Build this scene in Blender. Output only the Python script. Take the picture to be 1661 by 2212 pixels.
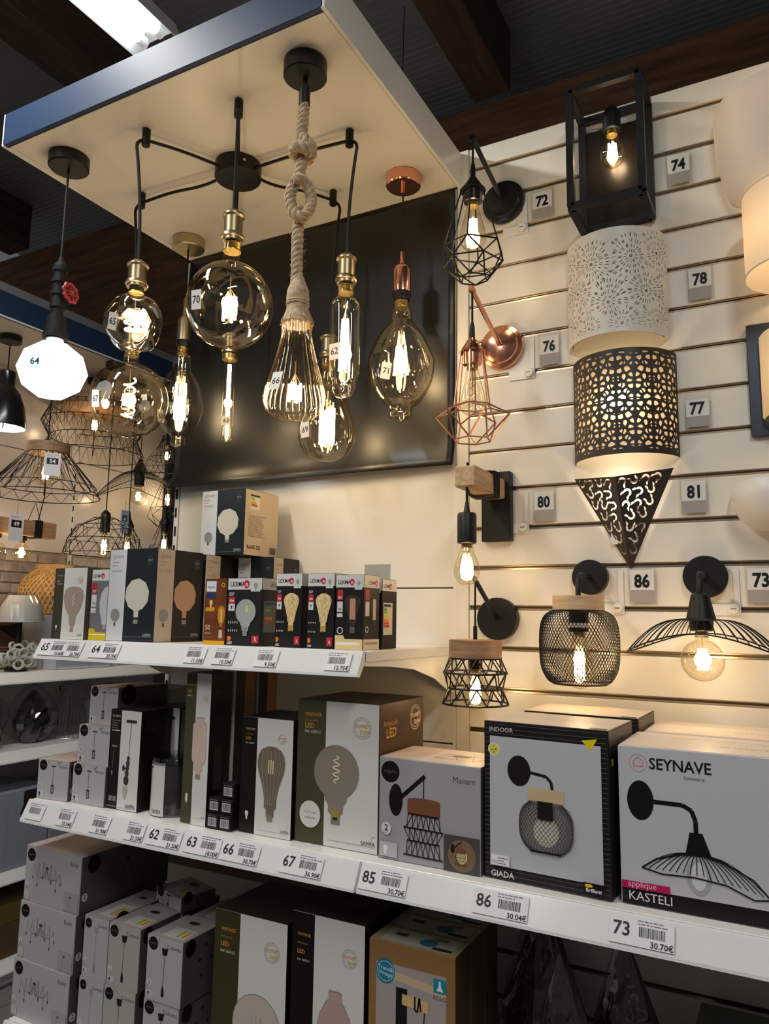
import bpy, bmesh, math, random
from mathutils import Vector, Matrix
PI = math.pi
random.seed(7)
for o in list(bpy.data.objects): bpy.data.objects.remove(o)
S = bpy.context.scene
COL = S.collection
R = math.radians

# ---------------------------------------------------------------- camera
YAW, PIT, ROLL, FPX = R(28.3), R(8.04), R(.89), 1630.0
CAMP = Vector((0, -1.85, 1.60))
fw = Vector((-math.sin(YAW)*math.cos(PIT), math.cos(YAW)*math.cos(PIT), math.sin(PIT)))
rt = Vector((math.cos(YAW), math.sin(YAW), 0)); up = rt.cross(fw)
r2 = rt*math.cos(ROLL)+up*math.sin(ROLL); u2 = up*math.cos(ROLL)-rt*math.sin(ROLL)
cam = bpy.data.cameras.new('camera'); cam.sensor_fit = 'VERTICAL'; cam.sensor_height = 36
cam.lens = FPX/2212*36; cam.clip_start = .02
co = bpy.data.objects.new('camera', cam); COL.objects.link(co)
co.matrix_world = Matrix(((r2.x, u2.x, -fw.x, CAMP.x), (r2.y, u2.y, -fw.y, CAMP.y), (r2.z, u2.z, -fw.z, CAMP.z), (0, 0, 0, 1)))
S.camera = co
# ---------------------------------------------------------------- world, exposure
W = bpy.data.worlds.new('store_ambient'); S.world = W; W.use_nodes = True
W.node_tree.nodes['Background'].inputs[0].default_value = (.68, .66, .64, 1)
W.node_tree.nodes['Background'].inputs[1].default_value = .17
S.view_settings.view_transform = 'Standard'; S.view_settings.look = 'None'
S.view_settings.gamma = 1; S.view_settings.use_curve_mapping = False
S.view_settings.exposure = -0.38
S.cycles.transparent_max_bounces = 32; S.cycles.max_bounces = 8; S.cycles.sample_clamp_indirect = 4
TUBE_W = 42        # one fluorescent batten
BULB = 0.8         # scale of all bulb lights
WARM = (1, .72, .42); WARM2 = (1, .64, .31)

# ---------------------------------------------------------------- materials
MATS = {}
def mat(name, col=(.8, .8, .8), rough=.5, metal=0, noise=0, nscale=30, stretch=(1, 1, 1), bump=0, bscale=80, emit=0, ecol=None, spec=.5, coat=0):
    if name in MATS: return MATS[name]
    m = bpy.data.materials.new(name); m.use_nodes = True; nt = m.node_tree; b = nt.nodes['Principled BSDF']
    b.inputs['Base Color'].default_value = (*col, 1); b.inputs['Roughness'].default_value = rough
    b.inputs['Metallic'].default_value = metal; b.inputs['Specular IOR Level'].default_value = spec
    if coat: b.inputs['Coat Weight'].default_value = coat; b.inputs['Coat Roughness'].default_value = .1
    if noise or bump:
        tc = nt.nodes.new('ShaderNodeTexCoord'); mp = nt.nodes.new('ShaderNodeMapping'); mp.inputs['Scale'].default_value = stretch
        nt.links.new(tc.outputs['Object'], mp.inputs[0])
    if noise:
        n = nt.nodes.new('ShaderNodeTexNoise'); n.inputs['Scale'].default_value = nscale; n.inputs['Detail'].default_value = 4
        nt.links.new(mp.outputs[0], n.inputs['Vector'])
        r = nt.nodes.new('ShaderNodeValToRGB'); r.color_ramp.elements[0].position = .3; r.color_ramp.elements[1].position = .7
        r.color_ramp.elements[0].color = (*[c*(1-noise) for c in col], 1); r.color_ramp.elements[1].color = (*[min(1, c*(1+noise)) for c in col], 1)
        nt.links.new(n.outputs[0], r.inputs[0]); nt.links.new(r.outputs[0], b.inputs['Base Color'])
    if bump:
        n2 = nt.nodes.new('ShaderNodeTexNoise'); n2.inputs['Scale'].default_value = bscale; nt.links.new(mp.outputs[0], n2.inputs['Vector'])
        bp = nt.nodes.new('ShaderNodeBump'); bp.inputs['Strength'].default_value = bump; bp.inputs['Distance'].default_value = .002
        nt.links.new(n2.outputs[0], bp.inputs['Height']); nt.links.new(bp.outputs[0], b.inputs['Normal'])
    if emit:
        b.inputs['Emission Color'].default_value = (*(ecol or col), 1); b.inputs['Emission Strength'].default_value = emit
    MATS[name] = m
    return m
def hexcol(h):
    v = [int(h[i:i+2], 16)/255 for i in (0, 2, 4)]
    return tuple(c/12.92 if c <= .04045 else ((c+.055)/1.055)**2.4 for c in v)
def ink(h, rough=.42):
    return mat('print_'+h, hexcol(h), rough, spec=.3)
def glass(name, tint, edge, gloss=(.9, .9, .9), rough=.015, f0=.05):
    """thin blown glass: coloured transparent wall plus a Fresnel reflection"""
    if name in MATS: return MATS[name]
    m = bpy.data.materials.new(name); m.use_nodes = True; nt = m.node_tree; nt.nodes.clear()
    out = nt.nodes.new('ShaderNodeOutputMaterial'); mx = nt.nodes.new('ShaderNodeMixShader')
    tr = nt.nodes.new('ShaderNodeBsdfTransparent'); gl = nt.nodes.new('ShaderNodeBsdfGlossy'); gl.inputs['Roughness'].default_value = rough
    gl.inputs['Color'].default_value = (*gloss, 1)
    lw = nt.nodes.new('ShaderNodeLayerWeight'); lw.inputs['Blend'].default_value = .5
    cm = nt.nodes.new('ShaderNodeMixRGB'); cm.inputs[1].default_value = (*tint, 1); cm.inputs[2].default_value = (*edge, 1)
    pw = nt.nodes.new('ShaderNodeMath'); pw.operation = 'POWER'; pw.inputs[1].default_value = 5; nt.links.new(lw.outputs['Facing'], pw.inputs[0])
    fr = nt.nodes.new('ShaderNodeMath'); fr.operation = 'MULTIPLY_ADD'; fr.inputs[1].default_value = .85; fr.inputs[2].default_value = f0; nt.links.new(pw.outputs[0], fr.inputs[0])
    p2 = nt.nodes.new('ShaderNodeMath'); p2.operation = 'POWER'; p2.inputs[1].default_value = 2.5; nt.links.new(lw.outputs['Facing'], p2.inputs[0])
    nt.links.new(p2.outputs[0], cm.inputs[0]); nt.links.new(cm.outputs[0], tr.inputs['Color'])
    nt.links.new(fr.outputs[0], mx.inputs[0]); nt.links.new(tr.outputs[0], mx.inputs[1]); nt.links.new(gl.outputs[0], mx.inputs[2])
    nt.links.new(mx.outputs[0], out.inputs[0]); MATS[name] = m
    return m
def glow(name, col, s):
    if name in MATS: return MATS[name]
    m = bpy.data.materials.new(name); m.use_nodes = True; nt = m.node_tree; nt.nodes.clear()
    out = nt.nodes.new('ShaderNodeOutputMaterial'); e = nt.nodes.new('ShaderNodeEmission')
    e.inputs[0].default_value = (*col, 1); e.inputs[1].default_value = s; nt.links.new(e.outputs[0], out.inputs[0]); MATS[name] = m
    return m
def sheer(name, col, f):
    """diffuse + translucent lampshade"""
    if name in MATS: return MATS[name]
    m = bpy.data.materials.new(name); m.use_nodes = True; nt = m.node_tree; nt.nodes.clear()
    out = nt.nodes.new('ShaderNodeOutputMaterial'); mx = nt.nodes.new('ShaderNodeMixShader'); mx.inputs[0].default_value = f
    d = nt.nodes.new('ShaderNodeBsdfDiffuse'); t = nt.nodes.new('ShaderNodeBsdfTranslucent')
    d.inputs[0].default_value = (*col, 1); t.inputs[0].default_value = (*col, 1)
    nt.links.new(d.outputs[0], mx.inputs[1]); nt.links.new(t.outputs[0], mx.inputs[2]); nt.links.new(mx.outputs[0], out.inputs[0]); MATS[name] = m
    return m
BLACK = mat('black_painted_metal', (.007, .007, .0075), .45, spec=.35)
BLACKG = mat('black_gloss_metal', (.012, .012, .012), .22)
BRASS = mat('antique_brass', (.36, .29, .17), .36, 1)
BRASS2 = mat('brushed_brass', (.55, .46, .28), .38, 1, noise=.1, nscale=60, stretch=(1, 1, 12))
COPPER = mat('polished_copper', (.85, .42, .28), .16, 1)
COPW = mat('copper_wire', (.62, .33, .22), .3, 1)
GOLD = mat('gold_screw_cap', (.50, .37, .14), .35, 1)
WHITEM = mat('white_enamel', (.80, .78, .73), .28, 0, bump=.08, bscale=120)
PANEL = mat('cream_steel_panel', (.80, .76, .67), .2, 0, bump=.25, bscale=55)
SLAT = mat('white_slat_board', (.80, .76, .67), .33, 0, noise=.02, nscale=3, bump=.05, bscale=90)
INSERT = mat('brass_slot_insert', (.62, .50, .36), .3, 1)
SLOTD = mat('brown_slot_wood', (.26, .18, .11), .7)  # brown backing board behind slots and panels
RAIL = mat('white_price_rail', (.82, .82, .80), .2, 0)
CLEAR = glass('clear_plastic', (.97, .97, .97), (.75, .75, .75))
NAVY = mat('navy_laminate', (.016, .038, .085), .5, 0, spec=.32)
WOODB = mat('dark_roof_timber', (.11, .06, .036), .75, 0, noise=.35, nscale=9, stretch=(3, .35, 3), bump=.3, bscale=30)
WOODL = mat('light_turned_wood', (.62, .42, .24), .5, 0, noise=.22, nscale=14, stretch=(1, 1, 9))
WOODM = mat('stained_turned_wood', (.33, .19, .10), .5, 0, noise=.3, nscale=16, stretch=(1, 1, 10))
AMBER = glass('amber_glass', (.95, .90, .78), (.74, .58, .34), (1, .94, .84), f0=.12)
AMBERL = glass('pale_amber_glass', (.97, .94, .86), (.80, .68, .46), (1, .95, .86), f0=.11)
SMOKE = glass('warm_clear_glass', (.97, .95, .90), (.74, .66, .52), f0=.07)
FIL = glow('hot_led_filament', (1, .80, .50), 26)
FILW = glow('hot_spiral_filament', (1, .84, .58), 14)
TUBEM = glow('fluorescent_tube', (.86, .95, 1), 14)
OPAL = glow('lit_opal_glass', (.90, .97, 1), 2.6)

# ---------------------------------------------------------------- mesh helper
class MB:
    def __init__(s): s.v = []; s.f = []; s.m = []; s.mi = 0
    def add(s, vs, fs):
        n = len(s.v); s.v += [tuple(v) for v in vs]
        for f in fs: s.f.append([i+n for i in f]); s.m.append(s.mi)
    def box(s, x0, x1, y0, y1, z0, z1, c=0):
        if c:
            bm = bmesh.new(); bmesh.ops.create_cube(bm, size=1)
            for v in bm.verts: v.co = Vector(((x0+x1)/2+v.co.x*(x1-x0), (y0+y1)/2+v.co.y*(y1-y0), (z0+z1)/2+v.co.z*(z1-z0)))
            bmesh.ops.bevel(bm, geom=list(bm.edges), offset=c, segments=1, affect='EDGES'); s.bm(bm); return s
        s.add([(x, y, z) for x in (x0, x1) for y in (y0, y1) for z in (z0, z1)],
              [(0, 1, 3, 2), (4, 6, 7, 5), (0, 4, 5, 1), (2, 3, 7, 6), (0, 2, 6, 4), (1, 5, 7, 3)]); return s
    def bm(s, bm):
        bm.verts.index_update(); s.add([v.co for v in bm.verts], [[v.index for v in f.verts] for f in bm.faces]); bm.free()
    def lathe(s, prof, seg=32, c=(0, 0, 0), ax=None, cap=True, rib=0, nrib=0, arc=(0, 2*PI)):
        """profile (r, z) turned about z (or about axis ax) at c"""
        full = abs(arc[1]-arc[0]-2*PI) < 1e-6; n = seg if full else seg+1
        M = Vector((0, 0, 1)).rotation_difference(Vector(ax)).to_matrix() if ax is not None else Matrix.Identity(3)
        vs = []; c = Vector(c)
        for r, z in prof:
            for i in range(n):
                a = arc[0]+(arc[1]-arc[0])*i/seg; q = r*(1+(rib*(abs(math.cos(a*nrib/2))-.5) if rib else 0))
                vs.append(M @ Vector((q*math.cos(a), q*math.sin(a), z))+c)
        fs = []
        for k in range(len(prof)-1):
            for i in range(seg if not full else n):
                j = (i+1) % n
                fs.append((k*n+i, (k+1)*n+i, (k+1)*n+j, k*n+j))
        if cap and full:
            if prof[0][0] > 1e-5: fs.append(tuple(range(n)))
            if prof[-1][0] > 1e-5: fs.append(tuple(range((len(prof)-1)*n, len(prof)*n))[::-1])
        s.add(vs, fs); return s
    def cyl(s, r, z0, z1, seg=24, c=(0, 0, 0), ax=None, b=0):
        pr = [(r, z0), (r, z1)] if not b else [(r-b, z0), (r, z0+b), (r, z1-b), (r-b, z1)]
        return s.lathe(pr, seg, c, ax)
    def tube(s, pts, r, seg=6, closed=False):
        pts = [Vector(p) for p in pts]; n = len(pts); vs = []; pn = None
        for i, p in enumerate(pts):
            a = pts[(i-1) % n] if (closed or i) else p; b = pts[(i+1) % n] if (closed or i < n-1) else p
            t = (b-a); t = t.normalized() if t.length > 1e-9 else Vector((0, 0, 1))
            if pn is None: pn = t.orthogonal().normalized()
            pn = pn-t*pn.dot(t); pn = pn.normalized() if pn.length > 1e-6 else t.orthogonal().normalized()
            q = t.cross(pn); rr = r[i] if isinstance(r, (list, tuple)) else r
            vs += [p+rr*(math.cos(2*PI*k/seg)*pn+math.sin(2*PI*k/seg)*q) for k in range(seg)]
        fs = []
        for i in range(n if closed else n-1):
            for k in range(seg):
                j = (i+1) % n
                fs.append((i*seg+k, i*seg+(k+1) % seg, j*seg+(k+1) % seg, j*seg+k))
        if not closed: fs += [tuple(range(seg))[::-1], tuple(range((n-1)*seg, n*seg))]
        s.add(vs, fs); return s
    def ring(s, r, rad, c=(0, 0, 0), n=36, ax=None, seg=6):
        M = Vector((0, 0, 1)).rotation_difference(Vector(ax)).to_matrix() if ax is not None else Matrix.Identity(3)
        return s.tube([M @ Vector((r*math.cos(2*PI*i/n), r*math.sin(2*PI*i/n), 0))+Vector(c) for i in range(n)], rad, seg, True)
    def quad(s, a, b, c, d): s.add([a, b, c, d], [(0, 1, 2, 3)]); return s
    def prism(s, poly, d):
        """poly: 3-D outline, extruded by vector d"""
        n = len(poly); d = Vector(d); p = [Vector(q) for q in poly]
        s.add(p+[q+d for q in p], [tuple(range(n)), tuple(range(n, 2*n))[::-1]]+[(i, i+n, (i+1) % n+n, (i+1) % n) for i in range(n)]); return s
    def build(s, name, mats, parent=None, smooth=False, loc=None):
        me = bpy.data.meshes.new(name); me.from_pydata(s.v, [], s.f)
        for m in (mats if isinstance(mats, (list, tuple)) else [mats]): me.materials.append(m)
        if any(s.m): me.polygons.foreach_set('material_index', s.m)
        bm = bmesh.new(); bm.from_mesh(me); bmesh.ops.recalc_face_normals(bm, faces=bm.faces); bm.to_mesh(me); bm.free()
        if smooth:
            me.polygons.foreach_set('use_smooth', [True]*len(me.polygons))
            try: me.set_sharp_from_angle(angle=R(42))
            except Exception: pass
        o = bpy.data.objects.new(name, me); COL.objects.link(o)
        if parent is not None: o.parent = parent
        if loc is not None: o.location = loc
        return o
def thing(name, label, cat, loc=(0, 0, 0), rz=0, group=None):
    o = bpy.data.objects.new(name, None); COL.objects.link(o); o.location = loc; o.rotation_euler = (0, 0, rz); o.empty_display_size = .05
    o['label'] = label; o['category'] = cat
    if group: o['group'] = group
    return o
def tag(o, label, cat, group=None):
    o['label'] = label; o['category'] = cat
    if group: o['group'] = group
    return o
def struct(o): o['kind'] = 'structure'; return o
def lamp(parent, loc, power, col=WARM, rad=.02):
    l = bpy.data.lights.new('bulb_light', 'POINT'); l.energy = power*BULB; l.color = col; l.shadow_soft_size = rad
    o = bpy.data.objects.new('bulb_light', l); COL.objects.link(o); o.parent = parent; o.location = loc
    return o

# ---------------------------------------------------------------- text + print
TXT = {}
def text_mesh(s, bold=0):
    k = (s, bold)
    if k not in TXT:
        cu = bpy.data.curves.new('t', 'FONT'); cu.body = s; cu.size = 1; cu.resolution_u = 2; cu.fill_mode = 'FRONT'; cu.offset = .018*bold
        ob = bpy.data.objects.new('t', cu); me = bpy.data.meshes.new_from_object(ob)
        vs = [(v.co.x, v.co.y) for v in me.vertices]; fs = [list(p.vertices) for p in me.polygons]
        TXT[k] = (vs, fs, max([v[0] for v in vs] or [0])); bpy.data.objects.remove(ob); bpy.data.curves.remove(cu); bpy.data.meshes.remove(me)
    return TXT[k]
class Print:
    """flat ink shapes laid on one face; u, v run 0..1 over the face, sizes are fractions of its width"""
    def __init__(s, P, Wd, Ht): s.P = P; s.W = Wd; s.H = Ht; s.b = MB(); s.mats = []; s.k = 0
    def _c(s, c):
        m = c if not isinstance(c, str) else ink(c)
        if m not in s.mats: s.mats.append(m)
        s.b.mi = s.mats.index(m); s.k += 1
        return .0003+.00007*s.k
    def poly(s, pts, c):
        o = s._c(c); s.b.add([s.P(x, y, o) for x, y in pts], [tuple(range(len(pts)))]); return s
    def R(s, u0, v0, u1, v1, c): return s.poly([(u0*s.W, v0*s.H), (u1*s.W, v0*s.H), (u1*s.W, v1*s.H), (u0*s.W, v1*s.H)], c)
    def UV(s, pts, c): return s.poly([(u*s.W, v*s.H) for u, v in pts], c)
    def E(s, u, v, ru, rv, c, n=28): return s.poly([(u*s.W+ru*s.W*math.cos(2*PI*i/n), v*s.H+rv*s.W*math.sin(2*PI*i/n)) for i in range(n)], c)
    def ring(s, u, v, r, t, c, n=28):
        o = s._c(c); vs = []
        for i in range(n):
            a = 2*PI*i/n
            for q in (r, r-t): vs.append(s.P(u*s.W+q*s.W*math.cos(a), v*s.H+q*s.W*math.sin(a), o))
        s.b.add(vs, [(2*i, 2*i+1, 2*((i+1) % n)+1, 2*((i+1) % n)) for i in range(n)]); return s
    def shape(s, u, v, pts, k, c): return s.poly([(u*s.W+x*k*s.W, v*s.H+y*k*s.W) for x, y in pts], c)
    def turned(s, u, v, prof, k, c):
        """silhouette of a turned profile (r, z)"""
        return s.shape(u, v, [(r, z) for r, z in prof]+[(-r, z) for r, z in prof[::-1]], k, c)
    def L(s, pts, w, c, iso=None):
        """stroke; pts in uv, or iso=(u, v, k) for local units"""
        o = s._c(c)
        if iso: pts = [(iso[0]*s.W+x*iso[2]*s.W, iso[1]*s.H+y*iso[2]*s.W) for x, y in pts]
        else: pts = [(u*s.W, v*s.H) for u, v in pts]
        h = w*s.W/2
        for (x0, y0), (x1, y1) in zip(pts, pts[1:]):
            d = math.hypot(x1-x0, y1-y0) or 1; nx, ny = -(y1-y0)/d*h, (x1-x0)/d*h
            s.b.add([s.P(x0+nx, y0+ny, o), s.P(x0-nx, y0-ny, o), s.P(x1-nx, y1-ny, o), s.P(x1+nx, y1+ny, o)], [(0, 1, 2, 3)])
        return s
    def T(s, txt, u, v, size, c, al='l', bold=0, rot=0, sx=1):
        vs, fs, w = text_mesh(txt, bold); o = s._c(c); k = size*s.W; ca, sa = math.cos(rot), math.sin(rot)
        dx = {'l': 0, 'c': -w/2, 'r': -w}[al]
        s.b.add([s.P(u*s.W+((x+dx)*sx*ca-y*sa)*k, v*s.H+((x+dx)*sx*sa+y*ca)*k, o) for x, y in vs], fs); return s
    def bars(s, u0, v0, u1, v1, c='202020', n=16, seed=1):
        o = s._c(c); rr = random.Random(seed); x = u0
        while x < u1:
            w = (u1-u0)/n*rr.choice((.25, .4, .7)); 
            s.b.add([s.P(x*s.W, v0*s.H, o), s.P(min(x+w, u1)*s.W, v0*s.H, o), s.P(min(x+w, u1)*s.W, v1*s.H, o), s.P(x*s.W, v1*s.H, o)], [(0, 1, 2, 3)])
            x += w+(u1-u0)/n*rr.choice((.3, .45, .6))
        return s
    def lines(s, u0, v0, u1, v1, n, c='606060', seed=2, fill=.35):
        """rows of small illegible print"""
        o = s._c(c); rr = random.Random(seed); hh = (v1-v0)/n
        for i in range(n):
            y = v1-(i+.7)*hh; x = u0; e = u0+(u1-u0)*rr.uniform(.6, 1)
            while x < e-.01:
                w = (u1-u0)*rr.uniform(.06, .2); x1 = min(e, x+w)
                s.b.add([s.P(x*s.W, y*s.H, o), s.P(x1*s.W, y*s.H, o), s.P(x1*s.W, (y+hh*fill)*s.H, o), s.P(x*s.W, (y+hh*fill)*s.H, o)], [(0, 1, 2, 3)])
                x = x1+(u1-u0)*.03
        return s
    def build(s, name, parent): return s.b.build(name, s.mats, parent) if s.mats else None
def sphere_prof(r, zc, n=18, a0=0, a1=PI): return [(max(0, r*math.sin(a0+(a1-a0)*i/n)), zc+r*math.cos(a0+(a1-a0)*i/n)) for i in range(n+1)]
def smooth_prof(pts, n=6):
    """Catmull-Rom through (r, z) points"""
    out = []; P = [pts[0]]+list(pts)+[pts[-1]]
    for i in range(1, len(P)-2):
        for j in range(n):
            t = j/n; q = []
            for k in (0, 1):
                a, b, c, d = P[i-1][k], P[i][k], P[i+1][k], P[i+2][k]
                q.append(.5*((2*b)+(-a+c)*t+(2*a-5*b+4*c-d)*t*t+(-a+3*b-3*c+d)*t**3))
            out.append((max(0, q[0]), q[1]))
    out.append(pts[-1]); return out
# ================================================================ the room
FLOOR = mat('grey_floor_tile', (.20, .19, .18), .35, 0, noise=.12, nscale=4)
ROOF = mat('grey_roof_sheet', (.34, .35, .36), .6, 0, noise=.06, nscale=3)
o = struct(MB().box(-6, 4, -7, 5, -.06, -.003).build('floor', mat('floor_grout', (.09, .085, .08), .8)))
for i in range(5):
    for j in range(6):
        x = -4.2+i*.42; y = -.75+j*.42
        if abs(x+2.4) < 2: MB().box(x+.003, x+.417, y+.003, y+.417, -.003, 0).build('floor_tile', FLOOR, o)
# roof: sheet with ribs running along X, timber beams along Y, a purlin behind the slat wall
ZR = 4.81
b = MB(); n = 170; y0, y1 = -3.5, 4.0
pr = []
for i in range(n):
    y = y0+(y1-y0)*i/n; d = (y1-y0)/n
    pr += [(y, ZR), (y+d*.55, ZR), (y+d*.62, ZR+.006), (y+d*.93, ZR+.006)]
pr.append((y1, ZR))
b.add([(x, y, z) for x in (-6, 3) for y, z in pr], [(i, i+1, i+1+len(pr), i+len(pr)) for i in range(len(pr)-1)])
roof = struct(b.build('ceiling', ROOF))
MB().box(-6, 3, -7, 4, ZR+.03, ZR+.08).build('roof_deck', ROOF, roof)
for x0, x1 in ((-3.35, -3.11), (-1.41, -1.20), (.75, .97), (-5.4, -5.16)):
    MB().box(x0, x1, -3.4, 1.75, 4.446, ZR-.001, .004).build('beam', WOODB, roof)
WOODP = mat('dark_purlin_timber', (.24, .12, .06), .7, 0, noise=.4, nscale=9, stretch=(.35, 3, 3), bump=.3, bscale=30)
MB().box(-6, 3, 1.75, 1.90, 3.06, 4.42, .004).build('purlin', WOODP, roof)
MB().tube([(-1.64, 1.33, ZR), (-1.65, 1.33, 4.03)], .0025).build('hanging_wire', BLACK, roof)
struct(MB().box(-6, 3, 3.95, 4.02, 0, 4.9).build('wall_back', mat('dark_shed_wall', (.10, .085, .075), .8, 0, noise=.1, nscale=2)))

# fluorescent battens: white trough, two tubes, end clips
TROUGH = mat('white_batten_steel', (.75, .77, .78), .35)
def batten(x, ye, label, L=1.5):
    t = thing('fluorescent_batten', label, 'ceiling light', (x, ye, 3.38), 0, 'fluorescent ceiling battens')
    b = MB(); w = .09
    b.add([(sx*q, y, z) for y in (0, -L) for sx, q, z in ((-1, w, .0), (-1, w-.004, .002), (-1, .05, .05), (1, .05, .05), (1, w-.004, .002), (1, w, 0), (1, .06, .075), (-1, .06, .075))],
          [(i, (i+1) % 8, (i+1) % 8+8, i+8) for i in range(8)]+[tuple(range(8)), tuple(range(8, 16))])
    b.build('trough', TROUGH, t)
    for sx in (-1, 1):
        tb = MB().cyl(.0175, -.06, -L+.06, 16, (sx*.036, 0, .022), (0, 1, 0)).build('tube', TUBEM, t, True)
        for yy in (-.045, -L+.045):
            MB().cyl(.0165, -.012, .012, 14, (sx*.036, yy, .022), (0, 1, 0)).box(sx*.036-.005, sx*.036+.005, yy-.006, yy+.006, .02, .062).build('end_clip', TROUGH, tb)
    for sx in (-.045, .045):
        MB().tube([(sx, -.3, .07), (sx, -.3, ZR-3.38)], .003).build('hanger', TROUGH, t)
    l = bpy.data.lights.new('tube_light', 'AREA'); l.shape = 'RECTANGLE'; l.size = .12; l.size_y = L-.15; l.energy = TUBE_W; l.color = (1, .98, .95)
    lo = bpy.data.objects.new('tube_light', l); COL.objects.link(lo); lo.parent = t; lo.location = (0, -L/2, -.002)
    return t
batten(-1.684, -.28, 'white fluorescent batten with two lit tubes above the navy canopy edge')
for x, y, s in ((-1.684, -2.3, 'second in the row behind the viewer'), (.55, -1.6, 'over the aisle to the right of the viewer')):
    batten(x, y, 'white fluorescent batten '+s)

# ---------------------------------------------------------------- slat wall on the right: each board is a part
sw = MB().box(-.775, .55, .014, .03, .30, 2.915).build('wall_right', SLOTD); struct(sw)
PITCH = .1022
zs = [2.858-PITCH*k for k in range(25)]
MB().box(-.775, -.742, -.004, .014, .30, 2.922, .001).build('edge_strip', SLAT, sw)
MB().box(-.741, .55, 0, .014, zs[0]+.006, 2.922, .001).build('slat_board', SLAT, sw)
for k in range(24):
    z1 = zs[k]-.006; z0 = zs[k+1]+.006
    MB().box(-.741, .55, 0, .014, z0, z1, .0012).build('slat_board', SLAT, sw)
for k in range(25):
    z = zs[k]
    MB().box(-.741, .55, .0035, .0135, z-.0055, z-.001).box(-.741, .55, .006, .0135, z+.0035, z+.0055).build('slot_insert', INSERT, sw)
# ---------------------------------------------------------------- back panels of the left bay
bp = MB().box(-1.77, -.777, .012, .03, .2, 2.81).build('wall_panel', SLOTD); bp.name = 'wall_bay'; struct(bp)
edges = [2.815, 2.08, 1.683, 1.28, .875, .845, .45, .2]
for z1, z0 in ((2.815, 2.085), (2.081, 1.685), (1.681, 1.285), (1.281, .872), (.845, .45), (.446, .2)):
    MB().box(-1.765, -.78, 0, .012, z0, z1, .0015).build('steel_panel', PANEL, bp)
for X in (-1.779, -.7775):
    t = MB().box(X-.009, X+.009, .0 if X < -1 else -.001, .03, .05, 2.81 if X < -1 else 2.1, .001).build('upright', WHITEM, bp)
    for k in range(30):
        z = 2.06-k*.062
        if X < -1: MB().box(X-.004, X+.004, -.0012, 0, z-.016, z+.016).build('slot', mat('slot_black', (.01, .01, .01), .9), t)

# ---------------------------------------------------------------- canopy over the left bay
ZC = 2.817
cv = thing('display_canopy', 'square cream canopy with navy front edge from which the large bulbs hang', 'canopy', (-1.27, -.355, ZC))
CREAM = mat('cream_canopy_board', (.80, .755, .66), .30, 0, noise=.02, nscale=3, bump=.05, bscale=40)
MB().box(-.495, .495, -.350, .350, 0, .02).build('underside', CREAM, cv)
MB().box(-.5, .5, -.362, -.350, .002, .092, .001).build('front_fascia', NAVY, cv)
MB().box(.4955, .505, -.362, .352, 0, .10, .001).build('side_fascia', WHITEM, cv)
MB().box(-.505, -.4955, -.362, .352, 0, .092, .001).build('side_fascia', WHITEM, cv)
MB().box(-.488, -.482, -.35, .35, -.0015, 0).build('bead', CREAM, cv)
MB().box(-.48, .495, .336, .342, -.0015, 0).build('bead', CREAM, cv)
MB().box(-.495, .495, -.34, .35, .080, .084).build('lid', WHITEM, cv)

# black vinyl sheet on the back wall, curling at its bottom
VINYL = mat('black_satin_vinyl', (.008, .0075, .007), .36, 0, noise=.2, nscale=2, bump=.12, bscale=5)
b = MB(); nx, nz = 40, 40; vs = []
for j in range(nz+1):
    for i in range(nx+1):
        u = i/nx; v = j/nz; x = -1.768+.988*u; z = 2.812-.802*v
        y = -.006-.006*math.sin(3*v*PI)**2*(1-u)-.003*math.sin(7*u+2*v)-(.05*max(0, (v-.9)/.1)**2)*(.35+.65*(1-u))
        x += -.03*max(0, v-.3)*(1-u)*math.sin(v*5)**2*(u < .5)
        vs.append((x, y, z))
b.add(vs, [(j*(nx+1)+i, j*(nx+1)+i+1, (j+1)*(nx+1)+i+1, (j+1)*(nx+1)+i) for j in range(nz) for i in range(nx)])
bn = b.build('vinyl_banner', VINYL, None, True); tag(bn, 'black vinyl sheet hanging on the back wall behind the large bulbs', 'banner')
m = bn.modifiers.new('thick', 'SOLIDIFY'); m.thickness = .0012

# ---------------------------------------------------------------- shelves
def shelf(name, label, X0, X1, Z, yf=-.47, rails=((0, 1),), depth_b=.10):
    """Z = deck top; rail hangs on the front lip"""
    t = thing(name, label, 'shelf', (X0, 0, Z)); L = X1-X0
    MB().box(0, L, yf, -.002, -.022, 0, .001).build('deck', WHITEM, t)
    for u0, u1 in rails:
        b = MB(); prof = [(yf-.004, .0005), (yf-.012, .0015), (yf-.0355, -.045), (yf-.036, -.050), (yf-.026, -.052), (yf-.004, -.024)]
        n = len(prof); x0, x1 = L*u0+.001, L*u1-.001
        b.add([(x, y, z) for x in (x0, x1) for y, z in prof], [(i, (i+1) % n, (i+1) % n+n, i+n) for i in range(n)]+[tuple(range(n)), tuple(range(n, 2*n))])
        rl = b.build('price_rail', RAIL, t)
        MB().quad((x0, yf-.0145, .0012), (x1, yf-.0145, .0012), (x1, yf-.0372, -.045), (x0, yf-.0372, -.045)).build('clear_cover', CLEAR, rl)
    for x in (.002, L-.005):
        prof = [(-.002, -.001), (yf, -.001), (yf, -.03), (-.357, -.036), (-.24, -.048), (-.126, -.075), (-.03, -.115), (-.002, -.12)]
        bo = MB().prism([(x, y, z) for y, z in prof], (.003, 0, 0)).build('bracket', WHITEM, t)
    return t
s1 = shelf('metal_shelf', 'short white metal shelf carrying the row of bulb cartons', -1.77, -.78, 1.532)
s2 = shelf('metal_shelf', 'long white metal shelf with sloping price rail at mid height', -1.77, .30, 1.122, rails=((0, .479), (.481, 1)))
s3 = shelf('metal_shelf', 'lowest white metal shelf under the stacked cartons', -1.80, .30, .585)

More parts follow.
